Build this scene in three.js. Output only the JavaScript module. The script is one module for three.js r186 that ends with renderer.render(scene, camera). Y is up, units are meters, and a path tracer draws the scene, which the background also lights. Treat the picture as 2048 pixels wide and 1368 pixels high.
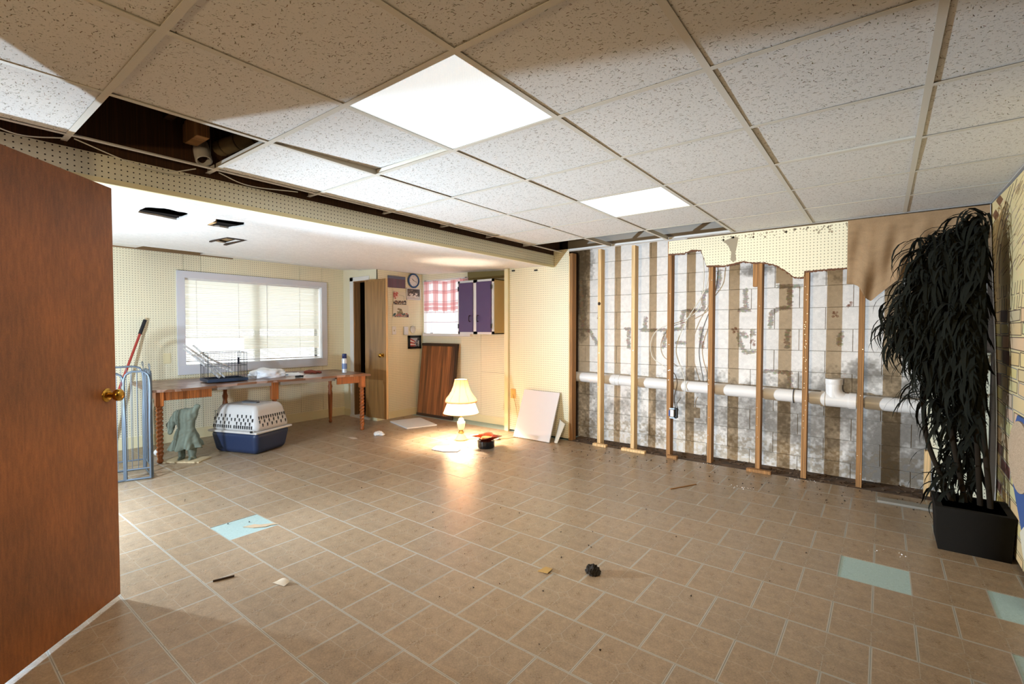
import * as THREE from 'three';
import { RoundedBoxGeometry } from 'three/addons/geometries/RoundedBoxGeometry.js';
import { mergeGeometries, mergeVertices } from 'three/addons/utils/BufferGeometryUtils.js';
import { MarchingCubes } from 'three/addons/objects/MarchingCubes.js';

// ---------- camera, sky, main lights, exposure ----------
const scene = new THREE.Scene();
const camera = new THREE.PerspectiveCamera(71.1, 2048 / 1368, 0.05, 60);
camera.position.set(0, 1.29, 0);
camera.rotation.order = 'YXZ';
camera.rotation.set(THREE.MathUtils.degToRad(-1.545), THREE.MathUtils.degToRad(37.741), 0);
scene.background = new THREE.Color(0.86, 0.93, 1.0);
scene.backgroundIntensity = 3.4;
const renderer = new THREE.WebGLRenderer({ antialias: true });
renderer.toneMapping = THREE.LinearToneMapping;
renderer.toneMappingExposure = 1.0;
renderer.shadowMap.enabled = true;
const STROBE = [-4.25, 0.72, -0.1];          // flash head on a stand behind the open door
const STROBE_COLOR = new THREE.Color(0.69, 0.84, 1.0), STROBE_AIMED = 92, STROBE_BARE = 18;
const FILL_COLOR = new THREE.Color(1.0, 0.74, 0.42), FILL = 5.5, FILL_SPOT = 34;  // strengths of the two added fill lights out of view
const LAMP_COLOR = new THREE.Color(1.0, 0.87, 0.68), LAMP = 7.5;
const PANEL_GLOW = 0.7, PANEL_LIGHT = 9.5;

// ---------- helpers ----------
let seed = 7;
const rnd = () => { seed = (seed * 1664525 + 1013904223) >>> 0; return seed / 4294967296; };
const rr = (a, b) => a + (b - a) * rnd();
const taken = new Map();
function numbered(name) {
  const n = taken.get(name) ?? 0; taken.set(name, n + 1);
  return n ? `${name}_${String(n).padStart(3, '0')}` : name;
}
function tag(o, label, category, group) { o.userData.label = label; o.userData.category = category; if (group) o.userData.group = group; return o; }
function shade(o) { o.castShadow = true; o.receiveShadow = true; return o; }
function mesh(name, geo, mat, parent = scene) {
  const o = shade(new THREE.Mesh(Array.isArray(geo) ? merge(geo) : geo, mat));
  o.name = parent === scene ? numbered(name) : name; parent.add(o); return o;
}
function thing(name, label, category, pos = [0, 0, 0], turn = 0, group) {
  const o = new THREE.Group(); o.name = numbered(name); scene.add(o); o.position.set(...pos); o.rotation.y = turn;
  return tag(o, label, category, group);
}
function structure(name, geo, mat) {
  const o = geo ? shade(new THREE.Mesh(Array.isArray(geo) ? merge(geo) : geo, mat)) : new THREE.Group();
  o.name = name; o.userData.kind = 'structure'; scene.add(o); return o;
}
const plain = (g) => { const q = g.index ? g.toNonIndexed() : g; for (const k of Object.keys(q.attributes)) if (!['position', 'normal', 'uv'].includes(k)) q.deleteAttribute(k); return q; };
const merge = (list) => mergeGeometries(list.map(plain));
// texture coordinates in metres, from each face's main direction
function metric(g, ox = 0, oy = 0) {
  g = plain(g); const p = g.attributes.position, uv = new Float32Array(p.count * 2), a = new THREE.Vector3(), b = new THREE.Vector3(), c = new THREE.Vector3();
  for (let i = 0; i < p.count; i += 3) {
    a.fromBufferAttribute(p, i); b.fromBufferAttribute(p, i + 1).sub(a); c.fromBufferAttribute(p, i + 2).sub(a); b.cross(c);
    const x = Math.abs(b.x), y = Math.abs(b.y), z = Math.abs(b.z);
    for (let k = 0; k < 3; k++) {
      a.fromBufferAttribute(p, i + k);
      const [u, v] = y >= x && y >= z ? [a.x, a.z] : x >= z ? [a.z, a.y] : [a.x, a.y];
      uv[(i + k) * 2] = u + ox; uv[(i + k) * 2 + 1] = v + oy;
    }
  }
  g.setAttribute('uv', new THREE.BufferAttribute(uv, 2)); return g;
}
const box = (w, h, d, x = 0, y = 0, z = 0, r = 0) => metric((r ? new RoundedBoxGeometry(w, h, d, 2, r) : new THREE.BoxGeometry(w, h, d)).translate(x, y, z), rr(0, 3), rr(0, 3));
const span = (x0, x1, y0, y1, z0, z1, r = 0) => metric((r ? new RoundedBoxGeometry(Math.abs(x1 - x0), Math.abs(y1 - y0), Math.abs(z1 - z0), 2, r) : new THREE.BoxGeometry(Math.abs(x1 - x0), Math.abs(y1 - y0), Math.abs(z1 - z0))).translate((x0 + x1) / 2, (y0 + y1) / 2, (z0 + z1) / 2));
const V = (p) => new THREE.Vector3(...p);
const tube = (pts, r, seg = 24, sides = 6) => new THREE.TubeGeometry(new THREE.CatmullRomCurve3(pts.map(V)), seg, r, sides);
function rod(a, b, r, sides = 8) {
  const A = V(a), B = V(b), g = new THREE.CylinderGeometry(r, r, A.distanceTo(B), sides);
  g.applyQuaternion(new THREE.Quaternion().setFromUnitVectors(new THREE.Vector3(0, 1, 0), B.clone().sub(A).normalize()));
  return g.translate((A.x + B.x) / 2, (A.y + B.y) / 2, (A.z + B.z) / 2);
}
const cyl = (r0, r1, h, x = 0, y = 0, z = 0, s = 24) => new THREE.CylinderGeometry(r0, r1, h, s).translate(x, y, z);
const lathe = (pts, s = 32) => new THREE.LatheGeometry(pts.map(([r, y]) => new THREE.Vector2(r, y)), s);
const outline = (pts) => { const s = new THREE.Shape(); pts.forEach(([x, y], i) => (i ? s.lineTo(x, y) : s.moveTo(x, y))); s.closePath(); return s; };
const slab = (shape, depth) => new THREE.ExtrudeGeometry(shape, { depth, bevelEnabled: false, curveSegments: 12 });
// a surface from a function of (u, v)
function sheet(nu, nv, f) {
  const pos = [], uv = [], idx = [];
  for (let j = 0; j <= nv; j++) for (let i = 0; i <= nu; i++) { const p = f(i / nu, j / nv); pos.push(p[0], p[1], p[2]); uv.push(i / nu, j / nv); }
  for (let j = 0; j < nv; j++) for (let i = 0; i < nu; i++) { const a = j * (nu + 1) + i, b = a + 1, c = a + nu + 1, d = c + 1; idx.push(a, b, d, a, d, c); }
  const g = new THREE.BufferGeometry(); g.setAttribute('position', new THREE.Float32BufferAttribute(pos, 3)); g.setAttribute('uv', new THREE.Float32BufferAttribute(uv, 2)); g.setIndex(idx); g.computeVertexNormals(); return g;
}
// ---------- noise and textures ----------
const hash = (x, y, s) => { let h = (x * 374761393 + y * 668265263 + s * 2147483647) | 0; h = Math.imul(h ^ (h >>> 13), 1274126177); return ((h ^ (h >>> 16)) >>> 0) / 4294967296; };
function noise(x, y, px, py, s = 0) {   // value noise, repeating every px, py cells
  const xi = Math.floor(x), yi = Math.floor(y), fx = x - xi, fy = y - yi, u = fx * fx * (3 - 2 * fx), v = fy * fy * (3 - 2 * fy), m = (a, n) => ((a % n) + n) % n;
  const a = hash(m(xi, px), m(yi, py), s), b = hash(m(xi + 1, px), m(yi, py), s), c = hash(m(xi, px), m(yi + 1, py), s), d = hash(m(xi + 1, px), m(yi + 1, py), s);
  return a + (b - a) * u + (c - a) * v + (a - b - c + d) * u * v;
}
const fbm = (u, v, nx, ny, oct, s) => { let t = 0, w = 0.5, tot = 0; for (let o = 0; o < oct; o++) { t += w * noise(u * nx, v * ny, nx, ny, s + o); tot += w; w *= 0.5; nx *= 2; ny *= 2; } return t / tot; };
function finish(t, sx, sy, color) { t.wrapS = t.wrapT = THREE.RepeatWrapping; t.repeat.set(1 / sx, 1 / sy); t.magFilter = THREE.LinearFilter; t.minFilter = THREE.LinearMipmapLinearFilter; if (color) t.colorSpace = THREE.SRGBColorSpace; t.needsUpdate = true; return t; }
function tex(w, h, f, sx = 1, sy = 1, color = true) {
  const d = new Uint8Array(w * h * 4);
  for (let j = 0; j < h; j++) for (let i = 0; i < w; i++) { const c = f(i / w, j / h), k = (j * w + i) * 4; d[k] = c[0]; d[k + 1] = c[1]; d[k + 2] = c[2]; d[k + 3] = 255; }
  return finish(new THREE.DataTexture(d, w, h), sx, sy, color);
}
function painted(w, h, draw, sx = 1, sy = 1, color = true) {
  const c = document.createElement('canvas'); c.width = w; c.height = h; draw(c.getContext('2d'), w, h);
  return finish(new THREE.CanvasTexture(c), sx, sy, color);
}
const cl = (x) => Math.max(0, Math.min(255, x));
const rgb = (a) => `rgb(${a.map((x) => Math.round(cl(x))).join(',')})`;
const std = (o) => new THREE.MeshStandardMaterial({ roughness: 0.7, ...o });
const wood = (base, amp, sx, sy, s, along = 'v') => tex(256, 512, (u, v) => {
  const g = fbm(u, v, 24, 2, 4, s), k = fbm(u, v, 90, 6, 2, s + 9), r = Math.sin((u * 9 + g * 2.4) * 6.28) * 0.5;
  const t = (g - 0.5) * 1.4 + (k - 0.5) * 0.9 + r * 0.18; return base.map((c) => cl(c * (1 + t * amp)));
}, sx, sy);

const T = {};
T.ceiling = painted(1024, 1024, (g, w, h) => {
  g.fillStyle = 'rgb(222,219,213)'; g.fillRect(0, 0, w, h);
  for (let i = 0; i < 5000; i++) { const c = rr(195, 232); g.fillStyle = rgb([c, c - 2, c - 8]); g.fillRect(rr(0, w), rr(0, h), rr(2, 7), rr(2, 7)); }
  for (let i = 0; i < 1100; i++) { g.fillStyle = rgb([125, 112, 92]); const r = rr(1, 2.4); g.beginPath(); g.arc(rr(0, w), rr(0, h), r, 0, 7); g.fill(); }
  for (let i = 0; i < 620; i++) {
    const x = rr(10, w - 10), y = rr(10, h - 10), a = rr(-0.5, 0.5) + (rnd() < 0.3 ? 1.2 : 0), l = rr(6, 19);
    g.strokeStyle = rgb([rr(110, 140), rr(98, 122), rr(78, 100)]); g.lineWidth = rr(2, 4.2); g.lineCap = 'round';
    g.beginPath(); g.moveTo(x - Math.cos(a) * l / 2, y - Math.sin(a) * l / 2); g.quadraticCurveTo(x + rr(-4, 4), y + rr(-4, 4), x + Math.cos(a) * l / 2, y + Math.sin(a) * l / 2); g.stroke();
  }
}, 0.61, 0.61);
T.floor = painted(1024, 1024, (g, w, h) => {
  const im = g.createImageData(w, h);
  for (let j = 0; j < h; j++) for (let i = 0; i < w; i++) {
    const u = i / w, v = j / h, n = fbm(u, v, 10, 10, 4, 3) - 0.5, s = hash(i >> 1, j >> 1, 5) - 0.5, q = fbm(u, v, 70, 70, 2, 8) - 0.5, k = (j * w + i) * 4, t = 1 + n * 0.16 + s * 0.12 + q * 0.22;
    im.data[k] = cl(154 * t + s * 8); im.data[k + 1] = cl(132 * t); im.data[k + 2] = cl(107 * t - s * 10); im.data[k + 3] = 255;
  }
  g.putImageData(im, 0, 0);
  const m = w / 2, d = w * 0.115;
  g.strokeStyle = 'rgb(176,167,151)'; g.lineWidth = 5;
  g.beginPath(); g.moveTo(0, m); g.lineTo(m - d, m); g.lineTo(m, m - d); g.lineTo(m + d, m); g.lineTo(m, m + d); g.lineTo(m - d, m); g.moveTo(m + d, m); g.lineTo(w, m); g.moveTo(m, 0); g.lineTo(m, m - d); g.moveTo(m, m + d); g.lineTo(m, h); g.stroke();
  g.strokeStyle = 'rgb(171,165,154)'; g.lineWidth = 34; g.strokeRect(0, 0, w, h);
  g.strokeStyle = 'rgb(150,132,108)'; g.lineWidth = 3; g.strokeRect(19, 19, w - 38, h - 38);
  for (let i = 0; i < 260; i++) { g.fillStyle = rgb([90, 75, 58]); g.globalAlpha = rr(0.15, 0.5); g.fillRect(rr(0, w), rr(0, h), rr(2, 6), rr(2, 5)); } g.globalAlpha = 1;
});
T.floorRough = tex(512, 512, (u, v) => { const n = fbm(u, v, 6, 6, 4, 31), s = fbm(u, v, 60, 60, 2, 37); const c = 70 + n * 60 + s * 40; return [c, c, c]; }, 1, 1, false);
const pegTex = (base, hole, s) => painted(512, 512, (g, w, h) => {
  g.fillStyle = rgb(base); g.fillRect(0, 0, w, h);
  for (let i = 0; i < 900; i++) { const t = rr(-7, 7); g.fillStyle = rgb(base.map((c) => c + t)); g.globalAlpha = 0.5; g.fillRect(rr(0, w), rr(0, h), rr(3, 16), rr(3, 16)); } g.globalAlpha = 1;
  for (let j = 0; j < 8; j++) for (let i = 0; i < 8; i++) { g.fillStyle = rgb(hole); g.beginPath(); g.arc(32 + i * 64, 32 + j * 64, 8.5, 0, 7); g.fill(); }
}, 0.2032, 0.2032);
T.peg = pegTex([240, 232, 201], [66, 54, 34]);
T.pegPale = pegTex([232, 228, 206], [34, 28, 18]);
T.plaster = tex(512, 512, (u, v) => { const n = fbm(u, v, 40, 40, 3, 51) - 0.5, m = fbm(u, v, 6, 6, 3, 54) - 0.5; return [232 + n * 22 + m * 8, 230 + n * 22 + m * 8, 226 + n * 22 + m * 8].map(cl); }, 0.5, 0.5);
T.plasterBump = tex(512, 512, (u, v) => { const n = fbm(u, v, 48, 48, 3, 51); const c = 60 + n * 140; return [c, c, c]; }, 0.5, 0.5, false);
T.stud = wood([158, 114, 68], 0.42, 0.12, 0.9, 11);
T.studPale = wood([226, 190, 138], 0.32, 0.12, 0.9, 17);
T.oak = wood([150, 84, 36], 0.5, 0.25, 0.9, 21);
T.door = tex(512, 512, (u, v) => { const n = fbm(u, v, 5, 3, 4, 61) - 0.5, s = hash(u * 512 | 0, (v * 512) >> 1, 3) - 0.5, q = fbm(u, v, 120, 20, 2, 63) - 0.5, t = 1 + n * 0.3 + q * 0.22 + s * 0.12; return [cl(146 * t), cl(87 * t), cl(42 * t)]; }, 0.8, 0.8);
T.closetDoor = tex(256, 512, (u, v) => { const g = fbm(u, v, 8, 2, 4, 71), r = Math.abs(u - 0.5) * 10 - Math.pow(v - 0.4, 2) * 7, t = Math.sin(r * 3 + g * 6) * 0.045 + (fbm(u, v, 60, 4, 2, 77) - 0.5) * 0.3; return [150 * (1 + t), 112 * (1 + t), 66 * (1 + t)].map(cl); }, 0.45, 1.95);
T.panelBoard = tex(256, 512, (u, v) => { const st = hash((u * 9) | 0, 0, 3), g = fbm(u, v, 30, 2, 4, 81), t = (st - 0.5) * 0.55 + (g - 0.5) * 0.9; return [132 * (1 + t), 82 * (1 + t), 44 * (1 + t)].map(cl); }, 0.75, 1.1);
T.tableTop = tex(512, 512, (u, v) => { const g = fbm(u, v, 3, 26, 4, 91), m = fbm(u, v, 6, 6, 4, 95), t = (g - 0.5) * 0.5; const b = m > 0.56 ? [150, 122, 108] : [118, 80, 58]; return b.map((c) => cl(c * (1 + t))); }, 0.9, 0.9);
// painted block wall, 3.5 m x 2.25 m, with mortar smears and mould where the photograph has them
const SMEARS = [[[-2.875,1.878],[-2.839,1.399],[-2.832,1.279],[-2.738,1.267],[-2.632,1.104]],[[-2.301,1.291],[-2.217,1.291]],[[-2.253,1.280],[-2.252,1.083]],[[-2.061,1.417],[-2.055,1.307],[-2.101,1.280],[-2.004,1.275],[-1.653,1.291]],[[-1.838,1.254],[-1.853,1.093]],[[-1.663,1.307],[-1.649,1.479],[-1.453,1.484],[-1.445,1.662],[-1.310,1.705],[-1.289,1.878]],[[-1.466,1.306],[-1.459,1.102]],[[-1.730,1.149],[-1.636,1.145]],[[-1.058,1.668],[-1.047,1.489],[-1.109,1.476],[-1.011,1.474]],[[-1.107,1.281],[-1.096,1.135],[-1.050,1.063],[-0.963,1.076]],[[-1.075,1.257],[-1.043,1.209]],[[-0.987,1.281],[-0.986,1.224]],[[-0.837,1.305],[-0.827,1.446],[-0.777,1.482],[-0.676,1.488]],[[-0.693,1.282],[-0.699,1.120]],[[-0.883,0.893],[-0.676,0.890],[-0.666,0.752]],[[-0.780,1.686],[-0.599,1.681]],[[-0.678,1.672],[-0.684,1.511]],[[-0.286,1.260],[-0.298,1.151]]];
const BW = 3.5, BH = 2.25, BX = -3.05;
const MOULD = [[-2.87, 2.05, .16, .22, .95], [-2.86, 1.72, .1, .3, .85], [-2.83, 1.35, .07, .2, .7], [-2.7, .3, .34, .34, .6], [-2.2, .45, .5, .3, .42], [-1.6, .5, .55, .34, .55], [-1.35, .62, .3, .16, .6], [-.9, .45, .5, .36, .62], [-.45, .42, .42, .3, .72], [.1, .38, .4, .42, .9], [-.1, .9, .22, .12, .7], [.05, .1, .4, .2, .95], [-.35, .55, .5, .3, .8], [-1.45, .78, .3, .12, .7], [-.5, .14, .4, .12, .45], [-.95, 1.86, .16, .06, .75], [-.45, 1.74, .16, .06, .4], [-2, .16, .5, .14, .3], [-1.1, .2, .5, .2, .3]];
T.block = painted(2048, 1320, (g, w, h) => {
  const im = g.createImageData(w, h);
  for (let j = 0; j < h; j++) for (let i = 0; i < w; i++) {
    const x = BX + (i / w) * BW, y = (1 - j / h) * BH, u = i / w, v = j / h, k = (j * w + i) * 4;
    const n = fbm(u, v, 140, 90, 3, 101) - 0.5, m = fbm(u, v, 14, 9, 4, 105) - 0.5, sp = hash(i >> 1, j >> 1, 9) - 0.5;
    let c = [226, 222, 216].map((q) => q * (1 + n * 0.1 + m * 0.07 + sp * 0.05));
    let d = 0; for (const [cx, cy, rx, ry, s] of MOULD) { const e = ((x - cx) / rx) ** 2 + ((y - cy) / ry) ** 2; if (e < 2.2) d = Math.max(d, s * (1 - e / 2.2)); }
    const f = fbm(u, v, 24, 16, 5, 111), fine = fbm(u, v, 160, 100, 2, 117), mm = Math.max(0, Math.min(1, (d * 1.2 + (f - 0.5) * 1.1 + (fine - 0.5) * 0.7 - 0.22) * 1.25)) * (d > 0 ? 1 : 0) * Math.min(1, d * 4);
    const tone = [84 + fine * 30, 79 + fine * 30, 73 + fine * 28]; c = c.map((q, z) => q + (tone[z] - q) * mm * 0.78);
    if (y < 0.24 + (f - .5) * .1 && fine > 0.46) c = c.map((q, z) => q * [0.97, 0.94, 0.89][z]);
    im.data[k] = cl(c[0]); im.data[k + 1] = cl(c[1]); im.data[k + 2] = cl(c[2]); im.data[k + 3] = 255;
  }
  g.putImageData(im, 0, 0);
  const X = (x) => ((x - BX) / BW) * w, Y = (y) => (1 - y / BH) * h;
  for (const s of SMEARS) for (let i = 0; i + 1 < s.length; i++) {
    const [x0, y0] = s[i], [x1, y1] = s[i + 1], n = Math.ceil(Math.hypot(x1 - x0, y1 - y0) / 0.006);
    for (let q = 0; q < n * 4; q++) { const t = rnd(), wob = fbm(t, 0.3, 9, 3, 2, i + 3) - 0.5; g.fillStyle = rgb([rr(135, 172), rr(128, 162), rr(118, 150)]); g.globalAlpha = 0.55; g.beginPath(); g.ellipse(X(x0 + (x1 - x0) * t + rr(-.016, .016) + wob * .03), Y(y0 + (y1 - y0) * t + rr(-.014, .014)), rr(3, 9), rr(2, 7), 0, 0, 7); g.fill(); }
  } g.globalAlpha = 1;
  for (const [cx, cy] of [[-2.62, 1.43], [-1.15, 1.28], [-.98, 1.16], [-.33, 1.42], [-.23, 1.5]]) for (let q = 0; q < 14; q++) { g.fillStyle = rgb([115, 75, 60]); g.globalAlpha = 0.4; g.beginPath(); g.arc(X(cx + rr(-.02, .02)), Y(cy + rr(-.025, .025)), rr(2, 7), 0, 7); g.fill(); } g.globalAlpha = 1;
}, 1, 1);
T.blockBump = tex(512, 512, (u, v) => { const n = fbm(u, v, 64, 64, 3, 121); const c = 40 + n * 170; return [c, c, c]; }, 0.12, 0.12, false);

const M = {
  tile: std({ map: T.ceiling, bumpMap: T.ceiling, bumpScale: 0.0025, roughness: 0.95 }),
  grid: std({ color: '#d3cdbf', roughness: 0.55 }), gridBright: std({ color: '#e6e4e0', roughness: 0.4 }),
  peg: std({ map: T.peg, roughness: 0.75 }), pegPale: std({ map: T.pegPale, roughness: 0.75 }),
  plaster: std({ map: T.plaster, bumpMap: T.plasterBump, bumpScale: 0.002, roughness: 0.95 }),
  cream: std({ color: '#eadfb4', roughness: 0.6 }), tan: std({ color: '#d8bd85', roughness: 0.7 }),
  white: std({ color: '#e9e7e4', roughness: 0.5 }), whiteGloss: std({ color: '#eceae8', roughness: 0.25 }),
  stud: std({ map: T.stud, roughness: 0.8 }), studPale: std({ map: T.studPale, roughness: 0.8 }),
  block: std({ map: T.block, bumpMap: T.blockBump, bumpScale: 0.002, roughness: 0.85 }), mortar: std({ color: '#a29c92', roughness: 0.95 }),
  oldWood: std({ map: T.stud, color: '#6e6052', roughness: .9 }), dark: std({ color: '#1b1510', roughness: 0.95 }), darkWood: std({ color: '#3a2818', roughness: 0.9 }), core: std({ color: '#6b4732', roughness: 0.95 }),
  pvc: std({ color: '#e4e2df', roughness: 0.35 }), brass: std({ color: '#b58a3a', metalness: 1, roughness: 0.25 }),
  black: std({ color: '#121212', roughness: 0.5 }), steel: std({ color: '#8d969e', metalness: 0.7, roughness: 0.4 }), darkSteel: std({ color: '#3c4147', metalness: 0.5, roughness: 0.5 }),
  concrete: std({ color: '#4b4138', roughness: 0.95 }),
};

// ---------- the setting ----------
const WL = -6.4, WR = 0.62, ZB = -5.05, ZF = 2.3, CY = 2.18;
const GX = [-2.965, -2.335, -1.713, -1.1, -0.489, 0.119], GZ = (k) => -0.511 - 0.609 * k;

// floor: slab, pale adhesive, printed vinyl tiles laid in a running bond
const floor = structure('floor', span(-6.6, 0.85, -0.2, -0.004, ZF + 0.15, ZB - 0.2), std({ color: '#8a8378', roughness: 0.95 }));
T.glue = painted(512, 512, (g, w, h) => { g.fillStyle = 'rgb(164,186,182)'; g.fillRect(0, 0, w, h); for (let i = 0; i < 2600; i++) { const t = rr(-26, 22); g.fillStyle = rgb([164 + t, 186 + t, 182 + t]); g.globalAlpha = 0.5; g.beginPath(); g.ellipse(rr(0, w), rr(0, h), rr(1, 7), rr(1, 4), rr(0, 3), 0, 7); g.fill(); } }, 0.4, 0.4);
mesh('adhesive_layer', span(-6.4, 0.62, -0.004, -0.0022, ZF, ZB), std({ map: T.glue, roughness: 0.7 }), floor);
T.dirt = tex(512, 256, (u, v) => { const n = fbm(u, v, 12, 8, 5, 211), s = hash(u * 512 | 0, v * 256 | 0, 6) - .5, k = .5 + n * 1.1 + s * .3; return [84 * k, 66 * k, 50 * k].map(cl); }, 1, .5);
const FT = 0.2935, FW = 0.297;
const floorMats = [[1, 1, 1], [0.95, 0.95, 0.95], [1.04, 1.03, 1.02], [0.97, 0.95, 0.92], [1.0, 0.98, 0.95]].map((c) => std({ map: T.floor, color: new THREE.Color(...c), roughnessMap: T.floorRough, roughness: 0.72 }));
const MISSING = [[-2, -3.432], [4, -0.162], [9, -1.43], [4, 0.432], [2, 0.432], [7, 0.28]];
const tiles = [];
for (let r = -14; r <= 10; r++) {
  const z1 = -1.817 - FT * r, off = ((r % 2) + 2) % 2 ? 0.1485 : 0;
  for (let k = -20; k < 8; k++) {
    let x0 = -1.056 + FW * k + off, x1 = x0 + FW, za = z1, zb = z1 - FT;
    if (x1 < WL + 0.01 || x0 > WR - 0.01 || za < ZB + 0.3 || za > ZF) continue;
    if (MISSING.some(([mr, mx]) => mr === r && Math.abs(mx - x0) < 0.06)) continue;
    zb = Math.max(zb, ZB + 0.3); const ux0 = x0 < WL ? (WL - x0) / FW : 0, ux1 = x1 > WR ? (WR - x0) / FW : 1; const X0 = Math.max(x0, WL), X1 = Math.min(x1, WR);
    const g = new THREE.BoxGeometry(X1 - X0 - 0.001, 0.0024, za - zb - 0.001); g.translate((X0 + X1) / 2, -0.0012 + rr(-0.0003, 0.0003), (za + zb) / 2);
    const uv = g.attributes.uv; for (let i = 0; i < uv.count; i++) uv.setXY(i, ux0 + uv.getX(i) * (ux1 - ux0), uv.getY(i) * (za - zb) / FT);
    const d = Math.hypot((X0 + X1) / 2, (za + zb) / 2), seen = za < -0.2 && (X0 + X1) / 2 < 0.6 && (X0 + X1) / 2 * 0.99 > za * 3.2 - 0.6;
    tiles.push({ g, d: seen ? d : d + 20, m: floorMats[(rnd() * 5) | 0] });
  }
}
tiles.sort((a, b) => a.d - b.d);
tiles.slice(0, 300).forEach((t) => mesh('floor_tile', t.g, t.m, floor));
const rest = mesh('floor_tile_field', tiles.slice(300).map((t) => t.g), floorMats[0], floor); rest.userData.kind = 'stuff';
mesh('dirt_strip', span(-2.87, .62, -0.003, -0.001, ZB + 0.31, ZB + 0.005), std({ map: T.dirt, roughness: 1 }), floor);

// upper ceiling: T-grid, fissured tiles, dark cavity above
const ceiling = structure('ceiling', null);
const cellX = [...GX, WR], rowZ = [ZF]; for (let k = -4; k <= 6; k++) rowZ.push(GZ(k)); rowZ.push(-4.765);
rowZ[0] = ZF; const rowOf = (k) => k + 5;   // index of GZ(k) in rowZ
const gone = new Set(['0:' + rowOf(0), '0:' + rowOf(6), '1:' + rowOf(6), '2:' + rowOf(6)]), panels = new Set(['2:' + rowOf(1), '2:' + rowOf(4)]);
for (let c = 0; c < cellX.length - 1; c++) for (let r = 0; r < rowZ.length - 1; r++) {
  const key = c + ':' + r; if (gone.has(key) || panels.has(key)) continue;
  const w = cellX[c + 1] - cellX[c] - 0.012, d = rowZ[r] - rowZ[r + 1] - 0.012; if (d < 0.02) continue;
  const g = metric(new THREE.BoxGeometry(w, 0.016, d), rnd(), rnd());
  const t = mesh('ceiling_tile', g, M.tile, ceiling);
  t.position.set((cellX[c] + cellX[c + 1]) / 2 + rr(-.003, .003), CY + 0.0105, (rowZ[r] + rowZ[r + 1]) / 2 + rr(-.003, .003));
  t.rotation.set(rr(0, .004) * (rnd() < .5 ? 1 : -1), 0, rr(0, .005) * (rnd() < .5 ? 1 : -1)); t.position.y += 0.0025;
  if (c === 1 && r === rowOf(1)) { t.position.y += 0.012; t.rotation.set(0.04, 0, -0.012); }   // one tile pushed up at its far edge
  if (c === 4 && r === rowOf(3)) { t.position.y += 0.006; t.rotation.z = 0.012; }
}
const tee = (x0, x1, z0, z1, alongX, web = .038) => [span(x0, x1, CY - 0.0005, CY + 0.001, z0, z1), alongX ? span(x0, x1, CY + 0.001, CY + 0.032, (z0 + z1) / 2 - .001, (z0 + z1) / 2 + .001) : span((x0 + x1) / 2 - .001, (x0 + x1) / 2 + .001, CY + 0.001, CY + web, z0, z1)];
for (const x of GX) mesh('main_tee', tee(x - 0.012, x + 0.012, ZF, -4.77, false, x === GX[0] ? .01 : .038), x === GX[0] ? M.gridBright : M.grid, ceiling);
for (let k = -4; k <= 6; k++) {
  const z = GZ(k); mesh('cross_tee', tee(-3.085, GX[0] - 0.012, z - .012, z + .012, true), M.gridBright, ceiling);
  for (let c = 0; c < cellX.length - 1; c++) mesh('cross_tee', tee(cellX[c] + .012, (c < 5 ? cellX[c + 1] - .012 : WR), z - .012, z + .012, true), M.grid, ceiling);
}
mesh('wall_angle', [span(-2.87, WR, CY - .001, CY + .0008, -4.775, -4.742), span(-2.87, WR, CY, CY + .03, -4.777, -4.775)], M.gridBright, ceiling);
mesh('wall_angle', [span(WR - .03, WR, CY - .001, CY + .0008, ZF, -4.74)], M.gridBright, ceiling);
mesh('cavity_deck', span(-3.3, 0.8, 2.62, 2.7, ZF, ZB - .1), M.oldWood, ceiling);
for (let i = 0; i < 9; i++) { const z = -0.3 - i * .61 + (i === 1 ? -.02 : 0); mesh('joist', span(-3.3, 0.7, 2.42, 2.62, z - .02, z + .02), M.oldWood, ceiling); }
mesh('hanger_wire', [rod([GX[0], CY + .03, -1.1], [GX[0] - .02, 2.6, -1.1], .001, 4), rod([GX[0], CY + .03, -2.3], [GX[0] - .02, 2.6, -2.3], .001, 4)], M.steel, ceiling);

// low ceiling over the left half, slightly rising to the window wall, with holes broken through
const lowY = (x) => 2.03 + 0.038 * (-3.07 - x);
const lowCeiling = structure('low_ceiling', null);
function lowered(shape, t, mat, name, parent = lowCeiling, dy = 0) {   // shape in (x, z), laid flat under the slope
  const g = slab(shape, t); const p = g.attributes.position;
  for (let i = 0; i < p.count; i++) { const x = p.getX(i), z = p.getY(i), h = p.getZ(i); p.setXYZ(i, x, lowY(x) + h + dy, z); }
  const ix = g.index; if (ix) throw 0; const f = metric(g); const q = f.attributes.position; for (let i = 0; i < q.count; i += 3) { for (const at of [q, f.attributes.uv]) { const s = at.itemSize; for (let k = 0; k < s; k++) { const a = at.array[(i + 1) * s + k]; at.array[(i + 1) * s + k] = at.array[(i + 2) * s + k]; at.array[(i + 2) * s + k] = a; } } }
  f.computeVertexNormals(); return mesh(name, f, mat, parent);
}
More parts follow.
